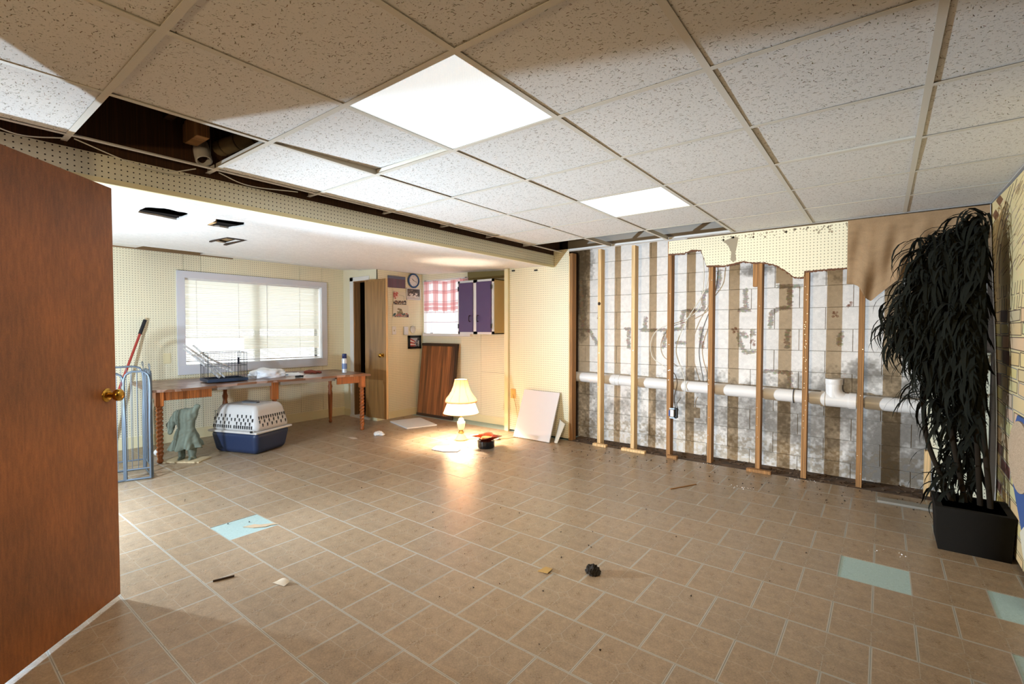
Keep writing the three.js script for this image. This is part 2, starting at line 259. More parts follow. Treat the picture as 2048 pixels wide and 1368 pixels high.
{
  const main = outline([[-3.075, ZF], [-5.93, ZF], [-5.93, -1.3], [-5.99, -4.2], [-5.99, -5.05], [-3.75, -5.05], [-3.75, -4.77], [-3.075, -4.77]]);
  const jag = (pts, a = .012) => { const o = []; pts.forEach(([x, y], i) => { const [u, v] = pts[(i + 1) % pts.length]; for (let k = 0; k < 4; k++) o.push([x + (u - x) * k / 4 + (k ? rr(-a, a) : 0), y + (v - y) * k / 4 + (k ? rr(-a, a) : 0)]); }); return o; };
  for (const h of [jag([[-3.913, -1.008], [-3.671, -.984], [-3.588, -1.058], [-3.632, -1.213], [-3.85, -1.24], [-3.978, -1.247]]), jag([[-4.0, -1.45], [-3.665, -1.384], [-3.605, -1.556], [-3.764, -1.615], [-4.009, -1.6]]), [[-4.87, -1.815], [-4.5, -1.795], [-4.54, -1.91], [-4.93, -1.945]]]) { const p = new THREE.Path(); h.forEach(([x, y], i) => (i ? p.lineTo(x, y) : p.moveTo(x, y))); p.closePath(); main.holes.push(p); }
  lowered(main, 0.012, M.plaster, 'plaster_panel');
  lowered(outline([[-5.945, ZF], [-6.4, ZF], [-6.4, -1.62], [-5.945, -1.62]]), 0.01, M.white, 'ceiling_strip', lowCeiling, 0.012);
  lowered(outline([[-5.945, -2.2], [-6.4, -2.24], [-6.4, -4.16], [-5.99, -4.16]]), 0.01, M.white, 'ceiling_strip', lowCeiling, 0.014);
  mesh('seam_strip', [span(-5.975, -5.935, lowY(-5.93) - .004, lowY(-5.93) + .003, 1.5, -4.15)], M.white, lowCeiling);
  mesh('upper_board', span(-6.45, -3.05, 2.6, 2.62, ZF, -5.2), M.darkWood, lowCeiling);
  mesh('upper_board', [span(-6.41, -5.6, 2.26, 2.28, -1.3, -2.6), span(-6.41, -6.395, 2.156, 2.27, -1.3, -2.6)], std({ color: '#8f7350', roughness: .9 }), lowCeiling);
  mesh('plank', span(-5.1, -4.35, 2.125, 2.14, -1.7, -2.05), std({ color: '#a5865c', roughness: 0.9 }), lowCeiling);
  mesh('vent_trim', [span(-4.95, -4.5, lowY(-4.7) + .002, lowY(-4.7) - .008, -1.955, -1.93), span(-4.88, -4.48, lowY(-4.7) + .002, lowY(-4.7) - .008, -1.8, -1.782), span(-4.515, -4.49, lowY(-4.5) + .002, lowY(-4.5) - .008, -1.92, -1.79)], M.darkWood, lowCeiling);
  mesh('joist', span(-4.05, -3.88, 2.07, 2.22, -1.47, -1.43), M.studPale, lowCeiling);
}
// pegboard fascia of the dropped beam
const fascia = structure('trim_1', null);
mesh('fascia_board', metric(new THREE.BoxGeometry(0.006, 0.125, 7.05).translate(-3.068, 2.0915, -1.24)), M.pegPale, fascia);
mesh('edge_strip', span(-3.075, -3.055, 2.012, 2.037, ZF, -4.75), M.cream, fascia);
mesh('backing_board', span(-3.09, -3.072, 2.045, 2.6, ZF, -4.9), M.oldWood, fascia);

// window wall on the left: pegboard sheets round the big window
const wallLeft = structure('wall_left', span(-6.62, -6.5, -0.2, 2.7, ZF, -2.06), M.dark);
mesh('outer_wall', [span(-6.62, -6.5, -0.2, 2.7, -3.79, ZB - .1), span(-6.62, -6.5, -0.2, .87, -2.06, -3.79), span(-6.62, -6.5, 1.905, 2.7, -2.06, -3.79)], M.dark, wallLeft);
const pegs = (parent, list, mat = M.peg) => list.forEach((a) => mesh('pegboard_panel', span(...a), mat, parent));
pegs(wallLeft, [[-6.42, WL, 0.12, 2.35, ZF, .2], [-6.42, WL, 0.12, 2.35, .196, -1.02], [-6.42, WL, 0.12, 2.155, -1.024, -2.06], [-6.42, WL, .12, .86, -2.064, -2.24], [-6.42, WL, .12, .86, -2.244, -3.46], [-6.42, WL, 1.9, 2.155, -2.064, -2.24], [-6.42, WL, 1.9, 2.35, -2.244, -3.46], [-6.42, WL, 1.9, 2.35, -3.464, -3.79], [-6.42, WL, .12, .86, -3.464, -3.79], [-6.42, WL, .12, 2.35, -3.794, -4.15]]);
mesh('outlet', [box(.008, .115, .07, WL + .004, .957, -1.888, .003)], M.cream, wallLeft);
structure('baseboard_left', span(-6.42, WL + .012, 0, 0.12, ZF, -4.15), M.cream);

// big window: casing, sash and glass
const win = structure('window_1', null);
const caseM = std({ color: '#dcdce2', roughness: 0.5 });
mesh('window_casing', [span(WL, WL + .02, 1.885, 1.965, -1.99, -3.86, .004), span(WL, WL + .02, .76, .87, -1.99, -3.86, .004)], caseM, win);
for (const z of [-2.03, -3.82]) mesh('window_casing', span(WL, WL + .019, .86, 1.89, z - .042, z + .042, .004), caseM, win);
mesh('window_reveal', [span(-6.52, WL, 1.885, 1.9, -2.06, -3.79), span(-6.52, WL, .86, .875, -2.06, -3.79), span(-6.52, WL, .86, 1.9, -2.06, -2.072), span(-6.52, WL, .86, 1.9, -3.778, -3.79)], M.white, win);
mesh('mullion', span(-6.54, -6.5, .87, 1.9, -2.89, -2.96), M.white, win);
const glass = new THREE.MeshPhysicalMaterial({ color: '#ffffff', transmission: 1, roughness: 0, thickness: 0, ior: 1.5 });
mesh('pane', span(-6.535, -6.531, .87, 1.9, -2.07, -2.89), glass, win); mesh('pane', span(-6.535, -6.531, .87, 1.9, -2.96, -3.78), glass, win);

// closet: door wall, side wall with pictures
const wallCloset = structure('wall_closet', span(-6.4, -6.13, 0, 2.35, -4.14, -4.16), std({ color: '#efe8cc', roughness: .7 }));
mesh('wall_board', [span(-5.78, -5.6, 0, 2.35, -4.14, -4.16), span(-6.13, -5.78, 1.99, 2.35, -4.14, -4.16)], std({ color: '#efe8cc', roughness: .7 }), wallCloset);
pegs(wallCloset, [[-5.606, -5.60, .1, 2.3, -4.145, -4.99]]);
mesh('closet_lining', [span(-6.4, -5.62, 0, 2.3, -4.95, -4.97), span(-6.42, -6.4, 0, 2.3, -4.15, -4.97), span(-5.63, -5.612, 0, 2.3, -4.17, -4.97)], std({ color: '#4a3a26', roughness: .9 }), wallCloset);
mesh('closet_shelf', [span(-6.4, -5.73, .74, .76, -4.5, -4.95)], M.darkWood, wallCloset);
structure('baseboard_closet', [span(-5.60, -5.588, 0, .1, -4.14, -4.98), span(-6.4, -6.14, 0, .1, -4.128, -4.14), span(-5.77, -5.59, 0, .04, -4.128, -4.14)], M.cream);
const closetFrame = structure('trim_2', [span(-6.215, -6.13, 0, 2.045, -4.122, -4.142, .004), span(-6.215, -5.75, 1.985, 2.045, -4.122, -4.142, .004)], M.white);
mesh('door_jamb', [span(-6.135, -6.11, .03, 1.985, -4.13, -4.23), span(-5.79, -5.775, .03, 1.985, -4.13, -4.23), span(-6.13, -5.78, 1.975, 1.99, -4.13, -4.23)], M.stud, closetFrame);
mesh('sill', span(-6.2, -5.74, 0, .032, -4.1, -4.2), M.white, closetFrame);
{ const d = structure('door_2', null); d.position.set(-5.79, 0, -4.1); d.rotation.y = Math.atan2(.03, .43);
  const g = new THREE.BoxGeometry(.43, 1.93, .035).translate(.215, 1.015, 0); mesh('door_leaf', metric(g), std({ map: T.closetDoor, roughness: .35 }), d);
  mesh('door_edge', span(.43, .4325, .05, 1.98, -.0175, .0175), M.studPale, d);
  const k = new THREE.Group(); k.name = 'door_handle'; d.add(k); k.position.set(.36, .93, .0175); k.rotation.x = Math.PI / 2;
  mesh('rosette', cyl(.028, .03, .008, 0, .004, 0), M.brass, k); mesh('knob', lathe([[.001, 0], [.012, 0], [.011, .022], [.024, .034], [.029, .048], [.022, .062], [.001, .066]], 20), M.brass, k); }

// cabinet wall with the small window
const ZC = -4.98, wallBackLeft = structure('wall_back_left', [span(-6.4, -5.55, -.2, 2.7, -5.06, -5.16), span(-4.7, -2.85, -.2, 2.7, -5.06, -5.16), span(-5.55, -4.7, -.2, 1.2, -5.06, -5.16), span(-5.55, -4.7, 2.02, 2.7, -5.06, -5.16)], M.dark);
pegs(wallBackLeft, [[-5.605, -5.53, .1, 2.3, ZC, ZC - .01], [-5.53, -4.40, .1, 1.2, ZC, ZC - .01], [-4.397, -3.74, .7, 2.3, ZC, ZC - .01], [-4.397, -3.74, .1, .697, ZC, ZC - .01], [-4.68, -4.4, 1.2, 2.3, ZC, ZC - .01], [-5.53, -4.68, 2.03, 2.3, ZC, ZC - .01]]);
structure('baseboard_back_left', span(-5.59, -3.75, 0, .1, ZC + .012, ZC - .01), M.cream);
mesh('header_board', span(-4.62, -3.755, 1.975, 2.1, ZC + .03, ZC), std({ color: '#8a7a4a', roughness: .8 }), wallBackLeft);
const win2 = structure('window_2', [span(-5.55, -5.51, 1.2, 2.03, ZC, -5.06), span(-4.7, -4.66, 1.2, 2.03, ZC, -5.06), span(-5.55, -4.66, 2.0, 2.03, ZC, -5.06), span(-5.54, -4.56, 1.185, 1.225, ZC + .05, -5.06, .005)], M.white);
mesh('pane', span(-5.51, -4.7, 1.22, 2.0, -5.04, -5.036), glass, win2);
mesh('sash_rail', [span(-5.51, -4.7, 1.58, 1.61, -5.03, -5.05)], M.white, win2);
// pegboard wall between the trim and the bare studs
const pegWall = structure('wall_back', null);
pegs(pegWall, [[-3.735, -2.865, 0.02, 2.21, -4.77, -4.777]], std({ map: T.peg, roughness: .7 }));
structure('trim_3', [span(-3.79, -3.73, 0, 2.05, -4.735, -4.775, .004), span(-3.775, -3.745, 0, 2.3, -4.76, -4.99)], M.cream);
mesh('outlet', [box(.075, .12, .008, -3.668, .478, -4.766, .003)], std({ color: '#d9b66a', roughness: .5 }), pegWall);
mesh('mortar_bed', [span(-3.05, .8, -.2, 2.7, ZB - .006, ZB - .15)], M.mortar, pegWall);
mesh('wall_filler', [span(-2.93, -2.9, 0, 2.2, -4.86, ZB)], M.darkWood, pegWall);
{ // concrete blocks, each one a piece
  const ys = [-.01]; for (let k = 0; k < 11; k++) ys.push(.128 + .1935 * k); ys.push(2.24);
  for (let r = 0; r + 1 < ys.length; r++) {
    const off = r % 2 ? .2 : 0;
    for (let k = -1; k < 10; k++) {
      const x0 = Math.max(-2.95, -3.0 + off + k * .4), x1 = Math.min(.62, -3.0 + off + (k + 1) * .4); if (x1 - x0 < .03) continue;
      const g = plain(new RoundedBoxGeometry(x1 - x0 - .004, ys[r + 1] - ys[r] - .004, .02, 1, .003)); g.translate((x0 + x1) / 2, (ys[r] + ys[r + 1]) / 2, ZB - .006 + rr(-.0015, .0015));
      const p = g.attributes.position, uv = g.attributes.uv; for (let i = 0; i < p.count; i++) uv.setXY(i, (p.getX(i) - BX) / BW, p.getY(i) / BH);
      mesh('concrete_block', g, M.block, pegWall);
    }
  }
}
// right wall, near walls, door
structure('wall_right', span(WR, WR + .15, -.2, 2.7, ZF + .1, ZB - .1), std({ color: '#3b2d20', roughness: .9 }));
structure('wall_near', span(-6.5, WR + .1, -.2, 2.7, ZF, ZF + .12), std({ color: '#5d4a36', roughness: .9 }));
structure('wall_partition', span(-2.4, -2.3, 0, 2.18, .0, ZF), std({ color: '#5d4a36', roughness: .9 }));
{ const d = structure('door_1', null); d.position.set(-2.87, 0, -.64); d.rotation.y = -Math.atan2(.72, .69);   // local +x runs from the free edge to the hinges
  mesh('door_leaf', metric(new RoundedBoxGeometry(.74, 1.93, .035, 1, .002).translate(.37, .985, .0175)), std({ map: T.door, roughness: .5 }), d);
  const k = new THREE.Group(); k.name = 'door_handle'; d.add(k); k.position.set(.058, .985, 0); k.rotation.x = -Math.PI / 2;
  mesh('rosette', lathe([[.001, .01], [.02, .009], [.031, .004], [.032, 0]], 28), M.brass, k); mesh('knob', lathe([[.001, 0], [.013, 0], [.012, .026], [.022, .034], [.028, .046], [.027, .058], [.016, .066], [.001, .067]], 28), M.brass, k);
  for (const y of [.2, 1.75]) mesh('hinge', rod([.742, y, -.01], [.742, y + .09, -.01], .007), M.brass, d); }
structure('ground', span(-14, -6.7, -.3, -.22, 6, -12), std({ color: '#b9b8b0', roughness: .95 }));

// ---------- lamps that light the room ----------
function glow(color, strength) { return std({ color: '#ffffff', emissive: color, emissiveIntensity: strength, roughness: 0.5 }); }
{ // flash head behind the door
  const t = thing('flash_lamp', 'small bare bulb flash lamp on a thin black stand behind the open brown door', 'lamp', [STROBE[0], 0, STROBE[2]]);
  mesh('stand', [cyl(.012, .012, .6, -.07, .33, .03), ...[0, 2.1, 4.2].map((a) => rod([-.07, .12, .03], [-.07 + .2 * Math.cos(a), .008, .03 + .2 * Math.sin(a)], .008))], M.black, t);
  const h = mesh('lamp_head', cyl(.05, .04, .1, 0, 0, 0), M.black, t); h.position.set(-.075, STROBE[1] - .01, .07); h.rotation.set(Math.PI / 2, 0, 0); h.rotation.order = 'YXZ'; h.rotation.y = -.75;
  mesh('bulb', new THREE.SphereGeometry(.022, 16, 12).translate(0, STROBE[1], 0), glow(STROBE_COLOR, 2), t);
  const s = new THREE.SpotLight(STROBE_COLOR, STROBE_AIMED, 0, 0.62, 1, 2); s.position.set(...STROBE); s.target.position.set(0.1, 1.65, -5.0); s.castShadow = true; s.shadow.radius = 2; scene.add(s, s.target);
  const b = new THREE.PointLight(STROBE_COLOR, STROBE_BARE, 0, 2); b.position.set(...STROBE); b.castShadow = true; b.shadow.radius = 2; scene.add(b);
}
{ // added warm fill bulb, unseen behind the viewpoint, lifts the ambient light
  const t = thing('fill_bulb', 'added bare warm fill bulb on a short cord, unseen behind the viewpoint', 'lamp', [-0.7, CY, 1.3]);
  mesh('cord', cyl(.004, .004, .3, 0, -.15, 0, 6), M.black, t); mesh('socket', cyl(.02, .024, .06, 0, -.33, 0), M.black, t); mesh('bulb', new THREE.SphereGeometry(.045, 20, 14).translate(0, -.4, 0), glow(FILL_COLOR, 2), t);
  const p = new THREE.PointLight(FILL_COLOR, FILL, 0, 2); p.position.set(-0.7, CY - .4, 1.3); p.castShadow = true; p.shadow.radius = 2.2; scene.add(p);
}
{ // added fill spot, unseen behind the viewpoint, brightens shadows on the stud wall
  const t = thing('fill_lamp', 'added warm fill lamp on a low stand, unseen behind the viewpoint, aimed at the stud wall', 'lamp', [-.55, 0, 1.75]);
  mesh('stand', [cyl(.014, .014, .95, 0, .48, .08), cyl(.14, .15, .02, 0, .01, .08)], M.black, t);
  mesh('reflector', lathe([[.02, -.06], [.05, -.05], [.075, .01], [.08, .03], [.072, .012], [.046, -.044]], 28).rotateX(-Math.PI / 2).translate(0, 1.0, .05), M.black, t);
  mesh('bulb', new THREE.SphereGeometry(.03, 18, 12).translate(0, 1.0, 0), glow(FILL_COLOR, 2), t);
  const s = new THREE.SpotLight(FILL_COLOR, FILL_SPOT, 0, .38, .9, 2); s.position.set(-.55, 1.0, 1.75); s.target.position.set(-1.5, 1.15, -5); s.castShadow = true; s.shadow.radius = 3; scene.add(s, s.target);
}
T.rib = tex(256, 256, (u, v) => { const c = 128 + 90 * Math.sin(u * 6.283 * 24) * Math.sin(v * 6.283 * 24); return [c, c, c]; }, .2, .2, false);
[[rowOf(1), 'bright square ceiling light panel nearest the viewpoint, its corner beside the pushed-up tile'], [rowOf(4), 'smaller-looking far ceiling light panel near the bare stud wall']].forEach(([r, label]) => {
  const x = (GX[2] + GX[3]) / 2, z = (rowZ[r] + rowZ[r + 1]) / 2, w = GX[3] - GX[2] - .02, d = rowZ[r] - rowZ[r + 1] - .02;
  const t = thing('ceiling_light', label, 'ceiling light', [x, CY, z]);
  mesh('housing', [box(w, .1, .004, 0, .055, d / 2 - .002), box(w, .1, .004, 0, .055, -d / 2 + .002), box(.004, .1, d, w / 2 - .002, .055, 0), box(.004, .1, d, -w / 2 + .002, .055, 0), box(w, .004, d, 0, .105, 0)], M.whiteGloss, t);
  mesh('diffuser', metric(new THREE.BoxGeometry(w, .004, d).translate(0, .006, 0)), new THREE.MeshStandardMaterial({ color: '#e8ecec', emissive: '#f2fbff', emissiveIntensity: PANEL_GLOW, roughness: .35, bumpMap: T.rib, bumpScale: .001 }), t);
  const a = new THREE.RectAreaLight(new THREE.Color(1, .86, .66), r === rowOf(1) ? PANEL_LIGHT : PANEL_LIGHT * .5, w * .98, d * .98); a.position.set(x, CY - .004, z); a.rotation.x = -Math.PI / 2; scene.add(a);
});
{ // table lamp standing on the floor, wearing two shades
  const t = thing('table_lamp', 'lit cream table lamp standing on the floor with two stacked shades', 'lamp', [-3.86, 0, -4.02]);
  const cer = std({ color: '#e9cfae', roughness: .3 }), br = std({ color: '#a98748', metalness: .8, roughness: .35 });
  mesh('foot', lathe([[.001, 0], [.07, 0], [.07, .018], [.055, .03], [.05, .05], [.034, .062], [.03, .08]]), cer, t);
  mesh('brass_band', lathe([[.03, .078], [.034, .083], [.034, .095], [.024, .1], [.024, .118], [.02, .12]]), br, t);
  mesh('vase', lathe([[.02, .118], [.028, .125], [.04, .15], [.046, .19], [.045, .215], [.03, .225], [.033, .235], [.024, .25], [.012, .26]]), cer, t);
  mesh('stem', cyl(.008, .008, .13, 0, .32, 0, 10), br, t);
  mesh('bulb', new THREE.SphereGeometry(.032, 20, 14).translate(0, .43, 0), glow(LAMP_COLOR, 3), t);
  const cloth = (c, tr) => new THREE.MeshPhysicalMaterial({ color: c, transmission: tr, thickness: 0, roughness: 1, side: THREE.DoubleSide });
  const low = mesh('lower_shade', lathe([[.15, .455], [.157, .44], [.18, .385], [.206, .318], [.204, .316], [.178, .383], [.155, .438], [.148, .455]], 48), cloth('#fbf0dc', .5), t);
  mesh('shade_rim', [new THREE.TorusGeometry(.205, .003, 6, 48).rotateX(Math.PI / 2).translate(0, .317, 0)], std({ color: '#c9a878' }), low);
  const prof = [[.074, .705], [.08, .68], [.092, .63], [.112, .575], [.142, .525], [.172, .49], [.184, .462], [.184, .447]];
  const up = mesh('upper_shade', lathe([...prof, ...prof.slice().reverse().map(([r, y]) => [r - .002, y])], 48), cloth('#f0c8a8', .36), t);
  mesh('shade_rim', [new THREE.TorusGeometry(.184, .0035, 6, 48).rotateX(Math.PI / 2).translate(0, .447, 0), new THREE.TorusGeometry(.075, .003, 6, 40).rotateX(Math.PI / 2).translate(0, .705, 0)], std({ color: '#a9743e' }), up);
  for (let i = 0; i < 10; i++) { const a = i / 10 * 6.283 + .3; mesh('seam', tube(prof.map(([r, y]) => [Math.cos(a) * r, y, Math.sin(a) * r]), .0014, 14, 4), std({ color: '#b9844e' }), up); }
  const p = new THREE.PointLight(LAMP_COLOR, LAMP, 0, 2); p.position.set(-3.86, .43, -4.02); p.castShadow = true; p.shadow.radius = 1.6; scene.add(p);
}
tag(mesh('lamp_cord', tube([[-3.83, .008, -4.05], [-3.72, .004, -4.2], [-3.55, .004, -4.3], [-3.45, .004, -4.5], [-3.52, .03, -4.68], [-3.6, .3, -4.74], [-3.668, .47, -4.755]], .003, 60), std({ color: '#b79a62' })), 'thin tan lamp cord running from the lit lamp to the wall outlet', 'cord');

// ---------- bare studs, pipe and wires of the back wall ----------
const STUDS = [[-2.494, M.studPale, 'pale wall stud, first from the pegboard panel, with a dark knot'], [-2.101, M.studPale, 'pale wall stud, second from the pegboard panel'], [-1.716, M.stud, 'brown wall stud carrying the dangling electrical box'], [-1.319, M.stud, 'brown wall stud under the left drop of the torn pegboard'], [-.898, M.stud, 'brown wall stud with a short wood block at its top'], [-.54, M.stud, 'brown wall stud dotted with shiny nail heads'], [-.154, M.stud, 'brown wall stud beside the pipe tee and under the hanging cloth']];
const nailM = std({ color: '#d8d2c4', metalness: .6, roughness: .3 });
STUDS.forEach(([x, m, label], i) => {
  const t = thing('wall_stud', label, 'wall stud', [x + .02, 0, -4.8145], 0);
  mesh('board', box(.04, 2.165, .089, 0, 1.0865, 0, .002), m, t);
  const n = i === 5 ? 26 : 5; for (let k = 0; k < n; k++) mesh('nail', cyl(.0035, .0035, .003, 0, 0, 0, 8).rotateX(Math.PI / 2).translate(rr(-.012, .012), i === 5 ? rr(.4, 1.7) : rr(.1, 1.9), .0455), nailM, t);
  if (i === 4) mesh('short_block', box(.038, .21, .07, -.04, 1.78, .005, .002), m, t);
  if (i === 2) mesh('short_block', box(.012, .08, .05, -.026, 1.24, .01, .002), M.stud, t);
  if (i === 0) mesh('knot', new THREE.SphereGeometry(.017, 10, 8).scale(1, 1.1, .5).translate(-.002, 1.57, .045), M.darkWood, t);
});
{ const t = thing('wall_stud', 'dark reddish stud at the ragged right edge of the pegboard panel', 'wall stud', [-2.845, 0, -4.822]); mesh('board', box(.045, 2.16, .089, 0, 1.08, 0, .002), M.stud, t); mesh('strip', box(.012, 2.1, .006, -.014, 1.08, .047), M.studPale, t); }
{ const t = thing('stud_stub', 'short sawn-off pale stud stub at the right end of the block wall', 'wall stud', [.288, 0, -4.82]); const o = mesh('board', box(.038, .345, .06, 0, .19, 0, .002), M.studPale, t); mesh('sole', box(.06, .018, .08, 0, .009, 0, .002), M.darkWood, t); }
[[-2.44, .16, 'small wood scrap at the foot of the first pale stud'], [-2.05, .26, 'longer wood scrap at the foot of the second pale stud'], [-1.64, .1, 'dark wood scrap at the foot of the stud with the electrical box'], [-.86, .2, 'wood scrap at the foot of the stud with the short block']].forEach(([x, w, label]) => tag(mesh('wood_scrap', box(w, .028, .05, x, .014, -4.735, .003), x < -2 ? M.studPale : M.stud), label, 'wood scrap'));

{ const bits = []; for (let i = 0; i < 260; i++) { const s = rr(.004, .018), x = rr(-2.8, .3); bits.push(new THREE.TetrahedronGeometry(s).scale(1.4, .7, 1).rotateY(rr(0, 6)).translate(x, s * .3, rr(-4.77, -5.02))); } const r = tag(mesh('wall_foot_rubble', bits, std({ color: '#5a4836', roughness: 1 })), 'brown rubble and splinters along the foot of the bare block wall', 'rubble'); r.userData.kind = 'stuff'; }
{ const t = thing('drain_pipe', 'white plastic drain pipe running behind the studs along the block wall', 'pipe', [0, 0, -4.945]);
  const y = (x) => .7 - .018 * (x + 1.2);
  const seg = (name, a, b, r) => mesh(name, rod([a, y(a), 0], [b, y(b), 0], r, 32), M.pvc, t);
  seg('pipe', -2.86, -.39, .057); seg('pipe', -.19, .6, .057); seg('coupling', -2.39, -2.30, .061); seg('coupling', -2.352, -2.344, .0635);
  const tee = mesh('tee_fitting', [rod([-.4, y(-.4), 0], [-.19, y(-.19), 0], .063, 32), tube([[-.325, .85, 0], [-.325, .77, 0], [-.3, .715, 0], [-.24, y(-.24), 0], [-.19, y(-.19), 0]], .06, 24, 24), rod([-.325, .7, 0], [-.325, .82, 0], .06, 32), lathe([[.05, .815], [.066, .815], [.066, .862], [.056, .862], [.052, .83], [.05, .815]], 32).translate(-.325, 0, 0)], M.pvc, t);
  for (const [a, c] of [[-.215, -.165], [-.415, -.385]]) mesh('hub_ring', rod([a, y(a), 0], [c, y(c), 0], .069, 32), M.pvc, tee);
  mesh('strap', new THREE.TorusGeometry(.062, .004, 6, 28).rotateY(Math.PI / 2).translate(-.62, y(-.62), 0), M.darkSteel, t);
}
const CABLE = std({ color: '#d8d3c4', roughness: .5 }), CABLE2 = std({ color: '#6a6258', roughness: .6 });
[['white cable looping from the ceiling round the box stud', [[-1.42, 2.1], [-1.40, 1.774], [-1.459, 1.48], [-1.6, 1.38], [-1.865, 1.28], [-1.945, 1.122], [-1.916, .99], [-1.835, .93], [-1.77, .89]], CABLE, -4.905], ['white cable hanging down over the drain pipe between two brown studs', [[-1.34, 1.86], [-1.367, 1.7], [-1.436, 1.578], [-1.581, 1.331], [-1.654, 1.076], [-1.601, .874], [-1.57, .774], [-1.564, .663]], CABLE, -4.875], ['thin grey cable hanging slack in front of the block wall', [[-1.36, 1.5], [-1.433, 1.281], [-1.47, 1.1], [-1.464, .982], [-1.423, .784], [-1.43, .76]], CABLE2, -5.0], ['dark short cable rising from the electrical box', [[-1.66, .46], [-1.672, .587], [-1.65, .743], [-1.675, .83], [-1.7, .86]], CABLE2, -4.88], ['bent black wire end sticking up beside the electrical box', [[-1.62, .47], [-1.632, .53], [-1.61, .58], [-1.6, .6]], CABLE2, -4.84]].forEach(([label, pts, m, z]) => tag(mesh('cable', tube(pts.map(([x, y], i) => [x, y, z + .012 * Math.sin(i * 2)]), .0042, 50), m), label, 'cable'));
{ const t = thing('electrical_box', 'open metal electrical box with white outlet hanging on a brown stud', 'electrical box', [-1.655, .395, -4.78]);
  mesh('box', [box(.075, .1, .004, 0, .05, -.045), box(.004, .1, .05, .036, .05, -.02), box(.004, .1, .05, -.036, .05, -.02), box(.075, .004, .05, 0, .098, -.02), box(.075, .004, .05, 0, .002, -.02)], M.darkSteel, t);
  mesh('outlet', box(.034, .07, .03, -.004, .05, .0, .003), M.white, t); mesh('blue_edge', box(.01, .06, .03, -.03, .05, .004, .002), std({ color: '#3d62a8' }), t); for (const y of [.096, .004]) mesh('bracket', box(.05, .012, .004, -.004, y, .012), M.steel, t); }

// torn pegboard left hanging from the ceiling
const TORN = [[-1.703,2.165],[-1.707,2.043],[-1.549,2.036],[-1.477,2.06],[-1.392,2.05],[-1.34,1.897],[-1.16,1.885],[-1.074,1.901],[-1.019,1.912],[-.941,1.893],[-.84,1.885],[-.747,1.851],[-.677,1.8],[-.613,1.744],[-.582,1.735],[-.539,1.735],[-.535,1.785],[-.462,1.786],[-.374,1.79],[-.288,1.791],[-.228,1.789],[-.228,2.165]];
{ const t = thing('torn_pegboard', 'cream pegboard strip with a torn lower edge hanging over the studs', 'pegboard');
  const rough = (pts, a, drop) => { const o = []; pts.forEach(([x, y], i) => { const n = pts[(i + 1) % pts.length]; const steps = y > 2.12 && n[1] > 2.12 ? 1 : 8; for (let k = 0; k < steps; k++) { const f = k / steps; o.push([x + (n[0] - x) * f + (steps > 1 ? rr(-a, a) * .5 : 0), y + (n[1] - y) * f - (y < 2.12 ? drop : 0) + (steps > 1 ? rr(-a, a) : 0)]); } }); return o; };
  mesh('pegboard_face', metric(slab(outline(rough(TORN, .003, 0)), .003).translate(0, 0, -4.765)), M.peg, t);
  mesh('torn_core', metric(slab(outline(rough(TORN, .006, .014)), .003).translate(0, 0, -4.7685)), M.core, t);
  const sp = [slab(outline([[-1.13,2.13],[-1.1,2.145],[-1.06,2.13],[-1.07,2.06],[-1.085,1.99],[-1.075,1.93],[-1.1,1.905],[-1.125,1.93],[-1.12,2.0],[-1.15,2.07],[-1.19,2.11]]), .0008).translate(0, 0, -4.762)]; for (let i = 0; i < 60; i++) { const x = rr(-1.2, -.24), y = 2.15 - rnd() * rnd() * .06, r = rr(.004, .012); sp.push(slab(outline([...Array(9)].map((_, k) => [x + Math.cos(k * .698) * r * rr(.5, 1.1), Math.min(2.165, y + Math.sin(k * .698) * r * rr(.7, 1.4))])), .0008).translate(0, 0, -4.762)); }
  mesh('peeled_patches', metric(merge(sp)), std({ color: '#a2957e', roughness: .95 }), t).userData.kind = 'stuff';
}
// cloth hanging from the ceiling edge
{ const bottom = [[-.235, 1.652], [-.19, 1.648], [-.156, 1.63], [-.112, 1.535], [-.077, 1.512], [-.04, 1.55], [-.002, 1.585], [.08, 1.66], [.2, 1.72], [.35, 1.74], [.6, 1.76]];
  const yb = (x) => { for (let i = 0; i + 1 < bottom.length; i++) if (x <= bottom[i + 1][0]) { const f = (x - bottom[i][0]) / (bottom[i + 1][0] - bottom[i][0]); return bottom[i][1] + f * (bottom[i + 1][1] - bottom[i][1]); } return 1.76; };
  const f = (u, v) => { const x = -.235 + u * .835, y = 2.165 + (yb(x) - 2.165) * v; const k = v * .03; return [x, y, -4.735 + k * (Math.sin((x + .25 * v) * 26) + .5 * Math.sin(x * 57 + v * 3)) + .012 * v]; };
  const a = sheet(70, 26, f), b = sheet(70, 26, (u, v) => { const p = f(1 - u, v); return [p[0], p[1], p[2] - .003]; });
  T.weave = tex(256, 256, (u, v) => { const n = hash(u * 256 | 0, v * 256 | 0, 8) - .5, m = fbm(u, v, 8, 8, 3, 131) - .5; const t = 1 + n * .18 + m * .12; return [160 * t, 131 * t, 98 * t].map(cl); }, .4, .4);
  tag(mesh('hanging_cloth', [a, b], std({ map: T.weave, roughness: .95, side: THREE.DoubleSide })), 'tan cloth draped from the ceiling edge beside the tall dark plant', 'cloth'); }
// pegboard remnant low behind the plant
{ const t = thing('pegboard_remnant', 'cream pegboard remnant with a ragged left edge behind the dark plant', 'pegboard');
  mesh('pegboard_face', metric(slab(outline([[.262, 1.12], [.27, .9], [.262, .76], [.275, .7], [.27, .62], [.292, .5], [.29, .4], [.315, .33], [.322, .2], [.345, .16], [.36, .02], [.61, .02], [.61, 1.12]]), .006).translate(0, 0, -4.765)), M.peg, t); }

